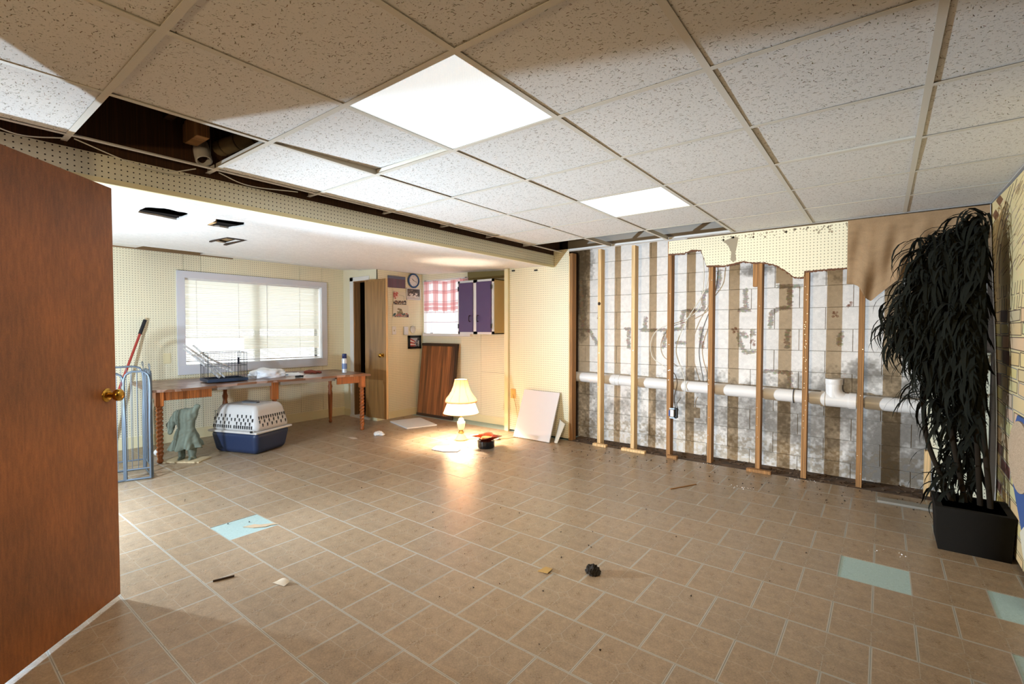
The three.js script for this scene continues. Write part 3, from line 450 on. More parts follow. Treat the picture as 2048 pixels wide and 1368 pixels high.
// ---------- right side: plant, mural, cutout ----------
{ const t = thing('artificial_tree', 'tall black leafy plant with drooping narrow leaves in a square pot, right corner', 'plant', [.43, 0, -3.88]);
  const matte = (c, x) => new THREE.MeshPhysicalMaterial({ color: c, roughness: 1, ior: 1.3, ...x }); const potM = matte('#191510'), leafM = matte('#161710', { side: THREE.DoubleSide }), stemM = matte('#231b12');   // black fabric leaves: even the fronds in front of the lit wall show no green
  const pot = new THREE.CylinderGeometry(.232, .215, .25, 4, 1).rotateY(Math.PI / 4).translate(0, .126, 0); mesh('pot', plain(pot), potM, t);
  mesh('rim', plain(new THREE.CylinderGeometry(.236, .234, .03, 4, 1).rotateY(Math.PI / 4).translate(0, .24, 0)), potM, t);
  mesh('soil', box(.27, .01, .27, 0, .25, 0), std({ color: '#2a2118', roughness: 1 }), t);
  const stems = [[[-.02, .24, -.02], [-.08, .7, -.25], [-.12, 1.25, -.3], [-.15, 1.75, -.3]], [[.04, .24, 0], [.03, .8, -.2], [.0, 1.3, -.28], [.02, 1.95, -.3]], [[.08, .24, .03], [.06, .9, -.25], [.06, 1.5, -.35], [.05, 1.9, -.36]], [[-.08, .24, .0], [-.19, .6, -.35], [-.2, 1.1, -.36], [-.2, 1.5, -.34]], [[.0, .24, -.06], [.04, .6, -.45], [.07, 1.2, -.5], [.06, 1.7, -.45]]];
  stems.forEach((s) => mesh('stem', tube(s, .014, 30, 7), stemM, t));
  function leaf(L, w, droop) {   // an arching blade with a fold along its middle
    return sheet(2, 7, (u, v) => { const a = v * droop, hw = w * Math.pow(Math.sin(Math.PI * Math.min(1, .08 + v * .92)), .8) * (1 - v * .25), s = (u - .5) * 2; return [s * hw, L * (Math.sin(a * .5) * -Math.sin(a * .5)) * .9 + L * .12 * Math.sin(v * 3.1) + Math.abs(s) * hw * .3, L * Math.sin(Math.min(a, 2.2)) / Math.max(.6, droop) * 1.1]; });
  }
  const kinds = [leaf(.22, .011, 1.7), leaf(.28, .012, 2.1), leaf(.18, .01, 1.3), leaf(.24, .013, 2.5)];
  const crowns = [[-.12, 1.72, -.32, 60], [-.2, 1.55, -.34, 60], [-.24, 1.38, -.3, 60], [-.28, 1.28, -.26, 46], [-.05, 1.86, -.34, 54], [.04, 1.93, -.3, 70], [.1, 1.86, -.28, 70], [0, 1.7, -.28, 80], [.09, 1.66, -.22, 90], [.1, 1.5, -.2, 90], [.02, 1.5, -.25, 90], [-.08, 1.5, -.3, 80], [-.14, 1.32, -.28, 80], [-.03, 1.34, -.2, 90], [.09, 1.32, -.18, 90], [-.18, 1.14, -.3, 60], [-.08, 1.16, -.22, 80], [.04, 1.16, -.16, 90], [.11, 1.12, -.16, 90], [-.1, 1.0, -.26, 40], [.03, 1.0, -.2, 70], [.1, .95, -.18, 70], [-.16, .86, -.34, 16], [-.05, .72, -.3, 26], [.09, .74, -.22, 46], [.1, .55, -.3, 34], [.0, .5, -.3, 22], [.1, .38, -.2, 26], [-.05, .34, -.1, 18], [.1, 1.78, -.4, 60], [.11, 1.42, -.42, 60], [-.33, 1.4, -.3, 14], [.06, 1.8, -.45, 60], [.08, 1.58, -.45, 70], [.08, 1.25, -.45, 70], [.06, 1.08, -.45, 60], [.1, 1.75, -.25, 70], [.09, 1.0, -.22, 80], [.08, .9, -.35, 60], [.1, 1.2, -.3, 80], [.1, 1.4, -.3, 80], [.1, 1.6, -.33, 80], [-.18, 1.62, -.3, 60], [-.24, 1.5, -.3, 40], [-.2, 1.8, -.32, 30]];
  const all = [], q = new THREE.Quaternion(), e = new THREE.Euler(), m4 = new THREE.Matrix4();
  for (const [x, y, z, n] of crowns) for (let i = 0; i < n * 2.6; i++) {
    const yaw = rr(0, 6.283), tilt = rr(-.7, .9), p = new THREE.Vector3(x + rr(-.06, .06), y + rr(-.09, .09), z + rr(-.08, .08)), s = rr(.7, 1.15);
    const tx = p.x + .43 + Math.sin(yaw) * .27 * s, tz = 3.88 - p.z - Math.cos(yaw) * .27 * s; if (tx > .127 * tz || p.x + .43 > .122 * (3.88 - p.z) || tx > .57 || tz > 4.68) continue; if (p.y > 2.0) p.y = 2.0;
    e.set(tilt, yaw, rr(-.3, .3), 'YXZ'); all.push({ k: (rnd() * 4) | 0, p, q: q.clone().setFromEuler(e), s, near: p.z + (rnd() - .5) * .3 });
  }
  all.sort((a, b) => b.near - a.near);
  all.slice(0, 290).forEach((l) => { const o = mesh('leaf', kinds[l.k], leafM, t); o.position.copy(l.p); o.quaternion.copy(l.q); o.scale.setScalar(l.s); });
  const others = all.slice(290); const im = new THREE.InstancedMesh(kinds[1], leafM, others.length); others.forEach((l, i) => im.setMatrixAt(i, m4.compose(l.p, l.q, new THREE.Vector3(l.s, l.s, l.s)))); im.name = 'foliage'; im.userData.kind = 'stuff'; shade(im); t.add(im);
}
{ // hand-drawn stone wall mural on paper
  T.mural = painted(1400, 1400, (g, w, h) => {   // u runs from z = -4.75 (left) to -2.75, v from the floor up
    g.scale(3, 1); w /= 3;
    g.fillStyle = 'rgb(222,200,146)'; g.fillRect(0, 0, w, h);
    for (let i = 0; i < 3000; i++) { g.fillStyle = rgb([rr(196, 236), rr(172, 212), rr(116, 160)]); g.globalAlpha = .3; g.fillRect(rr(0, w), rr(0, h), rr(2, 9), rr(3, 12)); } g.globalAlpha = 1;
    const ink = 'rgb(92,72,58)'; g.lineWidth = 3;
    let y = h * .36; while (y < h) { const bh = rr(46, 60); let x = rr(-50, 0); while (x < w) { const bw = rr(44, 88), dk = rnd() < .13; g.fillStyle = dk ? rgb([rr(96, 116), rr(62, 72), rr(48, 58)]) : rgb([rr(205, 226), rr(180, 204), rr(124, 152)]); g.strokeStyle = rnd() < .3 ? 'rgb(122,120,126)' : ink; const j = () => rr(-4, 4); g.beginPath(); g.moveTo(x + 3 + j() * .5, y + 4 + j()); g.lineTo(x + bw - 3, y + 4 + j()); g.lineTo(x + bw - 3 + j() * .5, y + bh - 4 + j()); g.lineTo(x + 3, y + bh - 4 + j()); g.closePath(); g.fill(); g.stroke(); x += bw; } y += bh; }
    for (let i = 0; i < 14; i++) { const yy = h * .09 + i * h * .019, x = 12 + i * 1.2; g.strokeStyle = ink; g.beginPath(); g.moveTo(x, yy); g.quadraticCurveTo(x + 14, yy + rr(-8, 10), x + rr(18, 32), yy - rr(0, 22)); g.stroke(); }
    for (let i = 0; i < 150; i++) { const x = rr(52, w), yy = rr(h * .05, h * .27); g.strokeStyle = rnd() < .4 ? 'rgb(126,98,108)' : 'rgb(132,104,70)'; g.lineWidth = rr(1.5, 3); g.beginPath(); g.moveTo(x, yy); g.quadraticCurveTo(x + 14, yy - 14, x + rr(24, 46), yy - rr(16, 44)); g.stroke(); }
    g.strokeStyle = ink; g.lineWidth = 4; for (const [a, c] of [[40, .34], [56, .3], [78, .28]]) { g.beginPath(); g.moveTo(a, h * c); g.bezierCurveTo(a - 10, h * .2, a + 6, h * .12, a + 90, h * .02); g.stroke(); }
    g.fillStyle = 'rgb(126,84,52)'; for (const [x, yy] of [[44, .05], [66, .015]]) { g.save(); g.translate(x, h * yy + 20); g.rotate(-.6); g.fillRect(-12, -22, 26, 44); g.restore(); }
    for (let r = 0; r < 2; r++) for (let x = 62; x < w; x += rr(12, 19)) { const yy = h * (.29 + r * .038) + rr(-4, 4); g.strokeStyle = ink; g.lineWidth = 2.5; g.beginPath(); g.moveTo(x + rr(-3, 3), yy); g.lineTo(x + rr(-6, 2), yy + h * .034); if (rnd() < .7) g.lineTo(x + 12, yy + h * .034 + rr(-4, 4)); g.stroke(); }
    g.fillStyle = 'rgb(226,214,170)'; g.lineWidth = 2.5; for (const [x, yy] of [[74, .12], [84, .15], [68, .19]]) { g.beginPath(); g.ellipse(x, h * yy, 8, 38, .3, 0, 7); g.fill(); g.stroke(); }
  });
  T.mural.wrapS = T.mural.wrapT = THREE.ClampToEdgeWrapping;
  const ze = (y) => y < 1.49 ? -4.37 - .145 * y : -4.586 - .21 * (y - 1.49);
  const t = thing('wall_mural', 'paper mural of a yellow stone wall hung on the right wall', 'mural');
  const bend = (y, s) => .606 + .012 * Math.sin(y * 2.3) * (1 - s) - .006;
  const f = (u, v, out) => { const y = .03 + v * 2.135, z = ze(y) + u * (ze(y) * -1 - 2.5); return [bend(y, Math.min(1, u * 4)) + out, y, z]; };
  const face = sheet(30, 40, (u, v) => f(u, v, 0)); { const p = face.attributes.position, uv = face.attributes.uv; for (let i = 0; i < uv.count; i++) uv.setXY(i, (p.getZ(i) + 4.78) / 2.2, p.getY(i) / 2.2); }
  mesh('printed_sheet', face, std({ map: T.mural, roughness: .85, side: THREE.DoubleSide }), t);
  mesh('white_margin', sheet(2, 40, (u, v) => { const p = f(0, v, 0); return [p[0] - .004 - .004 * u, p[1], p[2] - .012 + u * .055]; }), std({ color: '#e6e4e2', roughness: .7, side: THREE.DoubleSide }), t);
}
{ const t = thing('painted_cutout', 'flat painted cutout with a beige oval and blue band at the right edge', 'cutout', [.565, 0, -3.39]);
  const pt = (pts, m, name, dx, th = .006) => mesh(name, slab(outline(pts), th).rotateY(Math.PI / 2).translate(dx, 0, 0), m, t);
  pt([[-.27, 0], [-.03, .2], [.06, .3], [.26, .46], [.34, .62], [.31, .74], [.2, .84], [-.4, .84], [-.4, 0]], std({ color: '#3a5488', roughness: .8 }), 'blue_board', 0, .01);
  T.fleck = tex(128, 128, (u, v) => { const n = hash(u * 128 | 0, v * 128 | 0, 17) - .5; return [180 + n * 60, 156 + n * 56, 128 + n * 56].map(cl); }, .3, .3);
  pt([...Array(28)].map((_, i) => [.1 + Math.cos(i * .2244) * .24, .64 + Math.sin(i * .2244) * .18]), std({ map: T.fleck, roughness: .9 }), 'beige_oval', -.008, .009);
  pt([[-.28, .004], [-.035, .2], [.03, .275], [-.05, .33], [-.2, .34], [-.4, .3], [-.4, .004]], std({ color: '#d2cab4', roughness: .8 }), 'pale_leg', -.007, .008);
}
tag(mesh('wood_strip', span(-.01, .36, .0, .018, -4.46, -4.56, .003), std({ color: '#8f8a80', roughness: .8 })), 'grey board strip lying on the floor before the short stud stub', 'board');
// ---------- ceiling leftovers seen through the open cell ----------
{ const t = thing('flex_duct', 'ribbed tan duct pipe inside the open ceiling cell', 'duct'); const pts = [[-2.75, 2.4, -1.35], [-2.95, 2.37, -1.24], [-3.13, 2.34, -1.17], [-3.25, 2.36, -1.1]];
  mesh('duct', tube(pts, .045, 20, 14), std({ color: '#8c7a58', roughness: .8 }), t); const c = new THREE.CatmullRomCurve3(pts.map(V)); for (let i = 0; i < 7; i++) { const p = c.getPoint(i / 6), d = c.getTangent(i / 6); const g = new THREE.TorusGeometry(.046, .004, 6, 18); g.applyQuaternion(new THREE.Quaternion().setFromUnitVectors(new THREE.Vector3(0, 0, 1), d)); mesh('rib', g.translate(p.x, p.y, p.z), std({ color: '#6e5f44' }), t); } }
tag(mesh('joist_block', [span(-3.02, -2.84, 2.3, 2.42, -.99, -1.05, .003), span(-3.3, -3.0, 2.32, 2.42, -1.0, -1.04, .003)], M.stud), 'sawn wooden joist end showing inside the open ceiling cell', 'joist');
tag(mesh('pipe_stub', lathe([[.034, 0], [.042, 0], [.042, .12], [.034, .12], [.034, 0]], 28).rotateZ(.5).translate(-3.035, 2.235, -1.09), M.pvc), 'white round pipe end inside the open ceiling cell', 'pipe');
[['thin white wire sagging along the open gap beside the beam, at the left edge', [[-2.97, 2.17, -.2], [-3.0, 2.14, -.35], [-2.98, 2.165, -.5]]], ['thin white wire sagging under the open ceiling cell', [[-2.97, 2.17, -.53], [-3.01, 2.13, -.75], [-3.0, 2.12, -.9], [-2.98, 2.165, -1.03]]], ['thin white wire sagging along the gap below the pushed-up tile', [[-2.97, 2.17, -1.14], [-3.0, 2.145, -1.3], [-2.97, 2.165, -1.6]]]].forEach(([l, p]) => tag(mesh('hanging_wire', tube(p, .003, 24, 5), CABLE), l, 'wire'));

// ---------- window dressing ----------
{ const t = thing('window_blind', 'cream horizontal mini blind with broken lower slats in the big window', 'blind', [-6.45, .88, -2.925]);
  const sm = new THREE.MeshPhysicalMaterial({ color: '#f1eee0', transmission: .4, roughness: .9, thickness: 0, side: THREE.DoubleSide });
  const slat = (L) => sheet(1, 4, (u, v) => { const s = (v - .5) * .026; return [s * .5 + .003 * Math.sin(v * 3.14), s * .86, (u - .5) * L]; });
  const full = slat(1.68), part = slat(1.03);
  for (let i = 0; i < 44; i++) { const y = .05 + i * .0216; if (y > .99) break; const broken = y > .15 && y < .3; const o = mesh('slat', broken ? part : full, sm, t); o.position.set(rr(-.001, .001), y, broken ? -.325 : 0); o.rotation.z = (y > .32 && y < .4) ? -.5 : rr(-.06, .06); if (y < .15) o.rotation.z = -.55; o.rotation.x = rr(-.002, .002); }
  mesh('head_rail', box(.03, .03, 1.69, 0, 1.0, 0, .003), M.white, t);
  const br = mesh('bottom_rail', box(.02, .016, 1.68, .004, .02, 0, .003), M.white, t); br.rotation.x = -.012;
  for (const z of [.72, .25, -.1, -.55]) mesh('ladder_cord', box(.001, .98, .004, .014, .5, z), M.white, t);
  mesh('wand', rod([.018, .3, -.1], [.018, .98, -.1], .004), M.white, t); }
{ T.plaid = painted(512, 512, (g, w, h) => { g.fillStyle = 'rgb(244,240,238)'; g.fillRect(0, 0, w, h);
    for (let i = 0; i < 5; i++) { const x = 14 + i * 102; g.fillStyle = 'rgba(200,110,105,.5)'; g.fillRect(x, 0, 46, h * .58); g.fillStyle = 'rgba(160,90,95,.4)'; g.fillRect(x + 18, 0, 8, h * .62); g.fillStyle = 'rgba(200,205,225,.4)'; g.fillRect(x + 60, h * .5, 6, h * .5); }
    for (const y of [.0, .19, .42, .5]) { g.fillStyle = 'rgba(196,105,105,.42)'; g.fillRect(0, h * y, w, h * .055); } for (const y of [.18, .39, .6, .79]) { g.fillStyle = 'rgba(130,80,88,.5)'; g.fillRect(0, h * y, w, 5); } });
  T.plaid.wrapS = THREE.ClampToEdgeWrapping; T.plaid.flipY = true;
  const f = (u, v) => [-5.52 + u * .93, 1.235 + v * .765 + .012 * Math.sin(u * 9) * v, -4.945 + .02 * Math.sin(u * 34) * (.4 + .6 * Math.abs(v - .5)) + .01 * Math.sin(u * 71)];
  tag(mesh('window_curtain', sheet(80, 14, f), new THREE.MeshPhysicalMaterial({ map: T.plaid, transmission: .5, roughness: 1, thickness: 0, side: THREE.DoubleSide })), 'red and white plaid curtain in the small window beside the purple cabinet', 'curtain');
  tag(mesh('curtain_rod', [rod([-5.54, 2.008, -4.945], [-4.6, 2.008, -4.945], .006)], M.white), 'thin white curtain rod above the plaid curtain', 'curtain rod'); }

// ---------- wall cabinet ----------
{ const t = thing('wall_cabinet', 'white wall cabinet with two purple doors hung beside the plaid curtain', 'cabinet', [-4.25, 1.224, -4.7]);
  mesh('carcass', [span(-.312, -.3, 0, .71, -.02, -.24), span(-.312, .315, .7, .71, -.02, -.24), span(-.312, .315, 0, .012, -.02, -.24), span(-.3, .3, 0, .7, -.235, -.24)], M.tan, t);
  mesh('side_panel', span(.303, .315, 0, .71, -.018, -.28), M.tan, t);
  mesh('face_frame', [span(-.315, -.283, 0, .712, 0, -.018), span(.283, .315, 0, .712, 0, -.018), span(-.035, .035, 0, .712, 0, -.018), span(-.315, .315, .675, .712, 0, -.018), span(-.315, .315, 0, .035, 0, -.018)], M.white, t);
  const pm = std({ color: '#54406c', roughness: .35 });
  for (const s of [-1, 1]) { const d = new THREE.Group(); d.name = 'door'; t.add(d); d.position.set(s * .158, .355, .002);
    mesh('door_panel', box(.252, .655, .018, 0, 0, .009, .004), pm, d);
    mesh('handle', [tube([[-s * .088, -.19, .02], [-s * .088, -.185, .045], [-s * .088, -.15, .05], [-s * .088, -.115, .045], [-s * .088, -.11, .02]], .006, 20, 8)], std({ color: '#2a1420', metalness: .4, roughness: .4 }), d);
    for (const y of [.25, -.25]) mesh('hinge', box(.02, .06, .006, s * .132, y, .018, .002), M.black, d); } }

// ---------- closet side wall: clock and pictures ----------
const onWall = (o, y, z, off = .001) => { o.position.set(-5.60 + off, 1.29 + (y - 1.29) * .982, z * .982); o.rotation.y = Math.PI / 2; return o; };   // local x runs along -z, local z points into the room
{ const t = onWall(thing('wall_clock', 'round wall clock with a blue rim above the framed photograph', 'clock'), 2.03, -4.89);
  mesh('rim', lathe([[.086, 0], [.108, 0], [.11, .012], [.104, .026], [.092, .028], [.086, .014]], 40).rotateX(Math.PI / 2), std({ color: '#2f5d93', roughness: .4 }), t);
  T.clock = painted(256, 256, (g, w) => { g.fillStyle = '#ece9e6'; g.fillRect(0, 0, w, w); g.fillStyle = '#333'; g.font = '24px sans-serif'; g.textAlign = 'center'; g.textBaseline = 'middle'; for (let i = 1; i <= 12; i++) g.fillText(String(i), 128 + 96 * Math.sin(i * .5236), 128 - 96 * Math.cos(i * .5236)); });
  mesh('dial', new THREE.CircleGeometry(.088, 40).translate(0, 0, .01), std({ map: T.clock, roughness: .4 }), t);
  mesh('hour_hand', box(.006, .045, .002, 0, .018, .014).rotateZ(.8), M.black, t); mesh('minute_hand', box(.004, .07, .002, 0, .03, .016).rotateZ(-1.9), M.black, t); }
function picture(name, label, cat, y, z, w, h, draw, frame, fw = .02, off = .002) {
  const t = onWall(thing(name, label, cat), y, z, off);
  const m = painted(256, 256, draw); mesh('print', new THREE.BoxGeometry(w - fw, h - fw, .004).translate(0, 0, .006), std({ map: m, roughness: .5 }), t);
  if (frame) mesh('frame', [box(w, fw, .018, 0, h / 2 - fw / 2, .009, .002), box(w, fw, .018, 0, -h / 2 + fw / 2, .009, .002), box(fw, h, .018, w / 2 - fw / 2, 0, .009, .002), box(fw, h, .018, -w / 2 + fw / 2, 0, .009, .002)], frame, t);
  return t;
}
const blot = (g, n, x0, x1, y0, y1, cols, r0, r1) => { for (let i = 0; i < n; i++) { g.fillStyle = cols[(rnd() * cols.length) | 0]; g.beginPath(); g.ellipse(rr(x0, x1), rr(y0, y1), rr(r0, r1), rr(r0, r1), rr(0, 3), 0, 7); g.fill(); } };
picture('framed_photo', 'framed dark photograph with a white edge below the round clock', 'picture', 1.825, -4.885, .27, .175, (g) => { g.fillStyle = '#cfc8c0'; g.fillRect(0, 0, 256, 256); g.fillStyle = '#4c4138'; g.fillRect(0, 0, 256, 170); blot(g, 60, 10, 246, 20, 170, ['#2e2620', '#5d5046', '#7a6c60'], 8, 26); blot(g, 14, 60, 220, 110, 200, ['#e4ddd4', '#c8bcae'], 8, 22); }, M.white, .012);
picture('framed_flag_picture', 'black framed picture with red and white stripes under the small round plate', 'picture', 1.09, -4.905, .25, .2, (g) => { g.fillStyle = '#b9c0cc'; g.fillRect(0, 0, 256, 256); for (let i = 0; i < 5; i++) { g.fillStyle = i % 2 ? '#e6dcd8' : '#b2463e'; g.beginPath(); g.moveTo(10, 20 + i * 44); g.lineTo(150, 110 + i * 22); g.lineTo(150, 132 + i * 22); g.lineTo(10, 64 + i * 44); g.fill(); } blot(g, 12, 150, 230, 40, 220, ['#56617c', '#8d96a8', '#3c3f48'], 10, 30); }, M.black, .035);
picture('purple_banner', 'dusty purple cloth panel with a blue-grey top band beside the clock', 'banner', 1.985, -4.57, .32, .17, (g) => { g.fillStyle = '#6e5668'; g.fillRect(0, 0, 256, 256); for (let i = 0; i < 40; i++) { g.fillStyle = `rgba(${rr(70, 130) | 0},${rr(60, 90) | 0},${rr(70, 110) | 0},.4)`; g.fillRect(rr(0, 256), 0, rr(3, 10), 256); } g.fillStyle = '#66708a'; g.fillRect(0, 0, 256, 60); }, null, 0);
picture('colour_poster', 'upper unframed colour poster of red shapes over rooftops beside the closet door', 'poster', 1.755, -4.64, .26, .19, (g) => { g.fillStyle = '#d9d3ba'; g.fillRect(0, 0, 256, 256); blot(g, 18, 0, 90, 10, 150, ['#b4584e', '#dcb8a8', '#c3a494'], 10, 30); blot(g, 40, 0, 256, 190, 256, ['#6e4f3a', '#94785a', '#3d3128'], 8, 24); g.strokeStyle = '#7d8a6a'; g.lineWidth = 5; g.beginPath(); g.moveTo(90, 70); g.lineTo(190, 90); g.lineTo(190, 190); g.stroke(); }, null, 0);
picture('colour_poster', 'lower unframed colour poster with a dark bright-dotted bottom edge beside the closet door', 'poster', 1.56, -4.645, .29, .18, (g) => { g.fillStyle = '#dcd6c0'; g.fillRect(0, 0, 256, 256); blot(g, 14, 70, 170, 90, 180, ['#8a7a58', '#a3916c', '#6f7a52'], 12, 26); blot(g, 80, 0, 256, 180, 256, ['#37584a', '#9a5a6a', '#2c2c34', '#5f8a76', '#b06f5c'], 6, 18); }, null, 0);
{ const t = onWall(thing('thermostat', 'pale rectangular wall thermostat left of the small round plate', 'thermostat'), 1.265, -4.73); mesh('case', box(.075, .12, .025, 0, 0, .0125, .005), std({ color: '#dfe0e6', roughness: .4 }), t); mesh('dial', box(.03, .02, .006, 0, -.035, .026, .002), M.white, t); }
{ const t = onWall(thing('round_plate', 'small round pale plate hung above the striped picture', 'plate'), 1.285, -4.87); mesh('dish', lathe([[.001, .004], [.03, .004], [.052, .014], [.054, .016], [.03, .0], [.001, 0]], 32).rotateX(Math.PI / 2), std({ color: '#d3cfc4', roughness: .35 }), t); }
{ const t = onWall(thing('light_switch', 'narrow light switch plate next to the closet door edge', 'switch'), 1.27, -4.52); mesh('plate', box(.07, .115, .006, 0, 0, .003, .002), M.white, t); mesh('toggle', box(.01, .024, .012, 0, 0, .01, .002), M.cream, t); }
[[-3.668, 2.02, 'black clip at the top of the pegboard nearest the trim'], [-3.325, 2.0, 'black clip at the top of the pegboard nearest the beam end']].forEach(([x, y, l]) => tag(mesh('clip', box(.045, .018, .012, x, y, -4.764, .002), M.black), l, 'clip'));

// ---------- boards and tiles on and against things ----------
{ const t = thing('leaning_board', 'dark striped wood panel leaning on the wall under the small window', 'panel', [-5.15, .0, -4.8]); t.rotation.x = -.115;
  mesh('board', metric(new THREE.BoxGeometry(.74, 1.06, .02).translate(0, .545, 0)), std({ map: T.panelBoard, roughness: .5 }), t);
  mesh('edge_strip', [span(-.375, .375, 1.045, 1.085, -.012, .018), span(.335, .375, .02, 1.05, -.012, .018), span(-.375, .375, .002, .04, -.012, .014)], M.darkWood, t); }
{ const o = mesh('leaning_tile', metric(new THREE.BoxGeometry(.5, .585, .016).translate(0, .2925, 0)), std({ color: '#dedbdc', roughness: .9 })); o.position.set(-3.215, .006, -4.515); o.rotation.set(-.395, .03, 0); tag(o, 'white ceiling tile leaning against the pegboard below the outlet', 'ceiling tile'); }
{ const o = mesh('loose_tile', metric(slab(outline([[-5.39, 4.19], [-4.83, 4.03], [-4.69, 4.42], [-5.25, 4.62]]), .015).rotateX(-Math.PI / 2).translate(0, .001, 0)), std({ color: '#dfdcd8', roughness: .9 })); tag(o, 'white ceiling tile lying flat on the floor before the leaning wood panel', 'ceiling tile'); }
{ const s = sheet(16, 8, (u, v) => [-2.98 + .1 * u + .02 * v, .003 + .25 * v * (1 - u * .2), -4.66 + .11 * Math.sin(u * 1.9) * (1 - v * .7) - .06 * v]); tag(mesh('curled_sheet', s, std({ color: '#dcd4c4', roughness: .8, side: THREE.DoubleSide })), 'pale curled sheet peeling at the foot of the pegboard beside the leaning tile', 'sheet'); }
{ const o = mesh('grey_mat', slab(outline([[-3.79, 3.49], [-3.86, 3.62], [-3.75, 3.7], [-3.65, 3.755], [-3.54, 3.68], [-3.5, 3.59], [-3.62, 3.5]]), .008).rotateX(-Math.PI / 2), std({ color: '#b5aaa0', roughness: .8 })); tag(o, 'pale grey flat scrap on the lit floor in front of the lamp', 'scrap'); }
{ const t = thing('ashtray', 'amber glass ashtray with pointed corners set on a black bowl', 'ashtray', [-3.4, 0, -3.93], .5);
  mesh('bowl', lathe([[.001, 0], [.085, 0], [.092, .012], [.094, .075], [.088, .078], [.001, .07]], 36), std({ color: '#15171c', roughness: .15 }), t);
  const am = new THREE.MeshPhysicalMaterial({ color: '#8e2f0a', roughness: .08, clearcoat: 1, transmission: .25, thickness: 0 });
  mesh('dish', sheet(48, 10, (u, v) => { const a = u * 6.2832, c = Math.pow(Math.abs(Math.cos(2 * a)), 3), r = v < .5 ? .03 + v * 2 * (.075 + .075 * c) : .105 + .075 * c + .0 - (v - .5) * 2 * (.05 + .075 * c); return [Math.cos(a) * r, v < .5 ? .092 + v * .02 + .028 * v * 2 : .13 - (v - .5) * 2 * .052 + .0, -Math.sin(a) * r]; }), Object.assign(am, { side: THREE.DoubleSide }), t);
  mesh('glass_well', cyl(.05, .055, .02, 0, .104, 0), std({ color: '#c98a4a', roughness: .2 }), t); }

// ---------- long table and what lies on it ----------
const TABLE = thing('long_table', 'long worn wooden table with twisted front legs under the big window', 'table', [-5.742, 0, -2.62], 1.46);
{ const t = TABLE, oak = std({ map: T.oak, roughness: .45 }), darkOak = oak;
  const warp = (x, z) => .715 + .008 * Math.sin(x * 3.1 + .6) - (z > .3 ? .006 * (1 + Math.sin(x * 5)) : 0);
  for (const [a, b, name] of [[-1.14, -.02, 'table_leaf'], [-.016, 1.16, 'table_leaf']]) { const n = 24, P = (u, v, y) => { const x = a + (b - a) * u, z = -.5 + .95 * v; return [x, warp(x, z) + y, z]; };
    const top = sheet(n, 10, (u, v) => P(u, 1 - v, .012)), bot = sheet(n, 10, (u, v) => P(u, v, -.012)), f = sheet(n, 1, (u, v) => P(u, 1, -.012 + .024 * v)), bk = sheet(n, 1, (u, v) => P(1 - u, 0, -.012 + .024 * v)), l = sheet(8, 1, (u, v) => P(0, u, -.012 + .024 * v)), r = sheet(8, 1, (u, v) => P(1, 1 - u, -.012 + .024 * v));
    mesh(name, metric(merge([top, bot, f, bk, l, r])), std({ map: T.tableTop, roughness: .3 }), t); }
  const twisted = (h0, h1) => sheet(24, 140, (u, v) => { const a = -u * 6.2832, y = h0 + (h1 - h0) * v, r = .026 * (1 + .17 * Math.sin(2 * a + y * 150)); return [Math.cos(a) * r, y, Math.sin(a) * r]; });
  const turned = [[.001, 0], [.018, 0], [.024, .02], [.016, .04], [.022, .07], [.026, .2], [.03, .4], [.022, .46], [.03, .5], [.02, .54], [.024, .58]];
  for (const x of [-1.04, 1.07]) { mesh('leg', [twisted(.08, .54), lathe([[.001, 0], [.016, 0], [.026, .014], [.026, .03], [.018, .045], [.026, .07], [.022, .082]], 20), box(.066, .15, .066, 0, .625, 0, .004), lathe([[.022, .53], [.03, .54], [.024, .55]], 16)].map((g) => plain(g.clone()).translate(x, 0, .385)), oak, t); }
  for (const [x, z, m] of [[1.02, -.4, darkOak], [-1.0, -.4, darkOak], [-.28, -.36, darkOak]]) mesh('leg', [lathe(turned, 20), box(.06, .12, .06, 0, .64, 0, .004)].map((g) => plain(g.clone()).translate(x, 0, z)), m, t);
  mesh('leg', [lathe(turned.map(([r, y]) => [r, y * .86]), 20), box(.075, .2, .06, 0, .6, 0, .004)].map((g) => plain(g.clone()).translate(.03, 0, .33)), oak, t);
  mesh('apron', [span(-1.01, -.6, .6, .698, .37, .395, .003)], oak, t); mesh('apron', [span(.74, 1.04, .61, .7, .37, .395, .003)], oak, t);
  mesh('apron', [span(-1.05, -1.025, .6, .69, -.4, .36, .003), span(1.06, 1.085, .6, .69, -.4, .36, .003)], oak, t);
  mesh('slide_rail', [span(-.6, .74, .655, .698, .3, .345, .003)], std({ color: '#9b9287', roughness: .5 }), t);
  mesh('slide_rail', [span(-.9, .9, .66, .698, -.3, -.26, .003)], darkOak, t); }
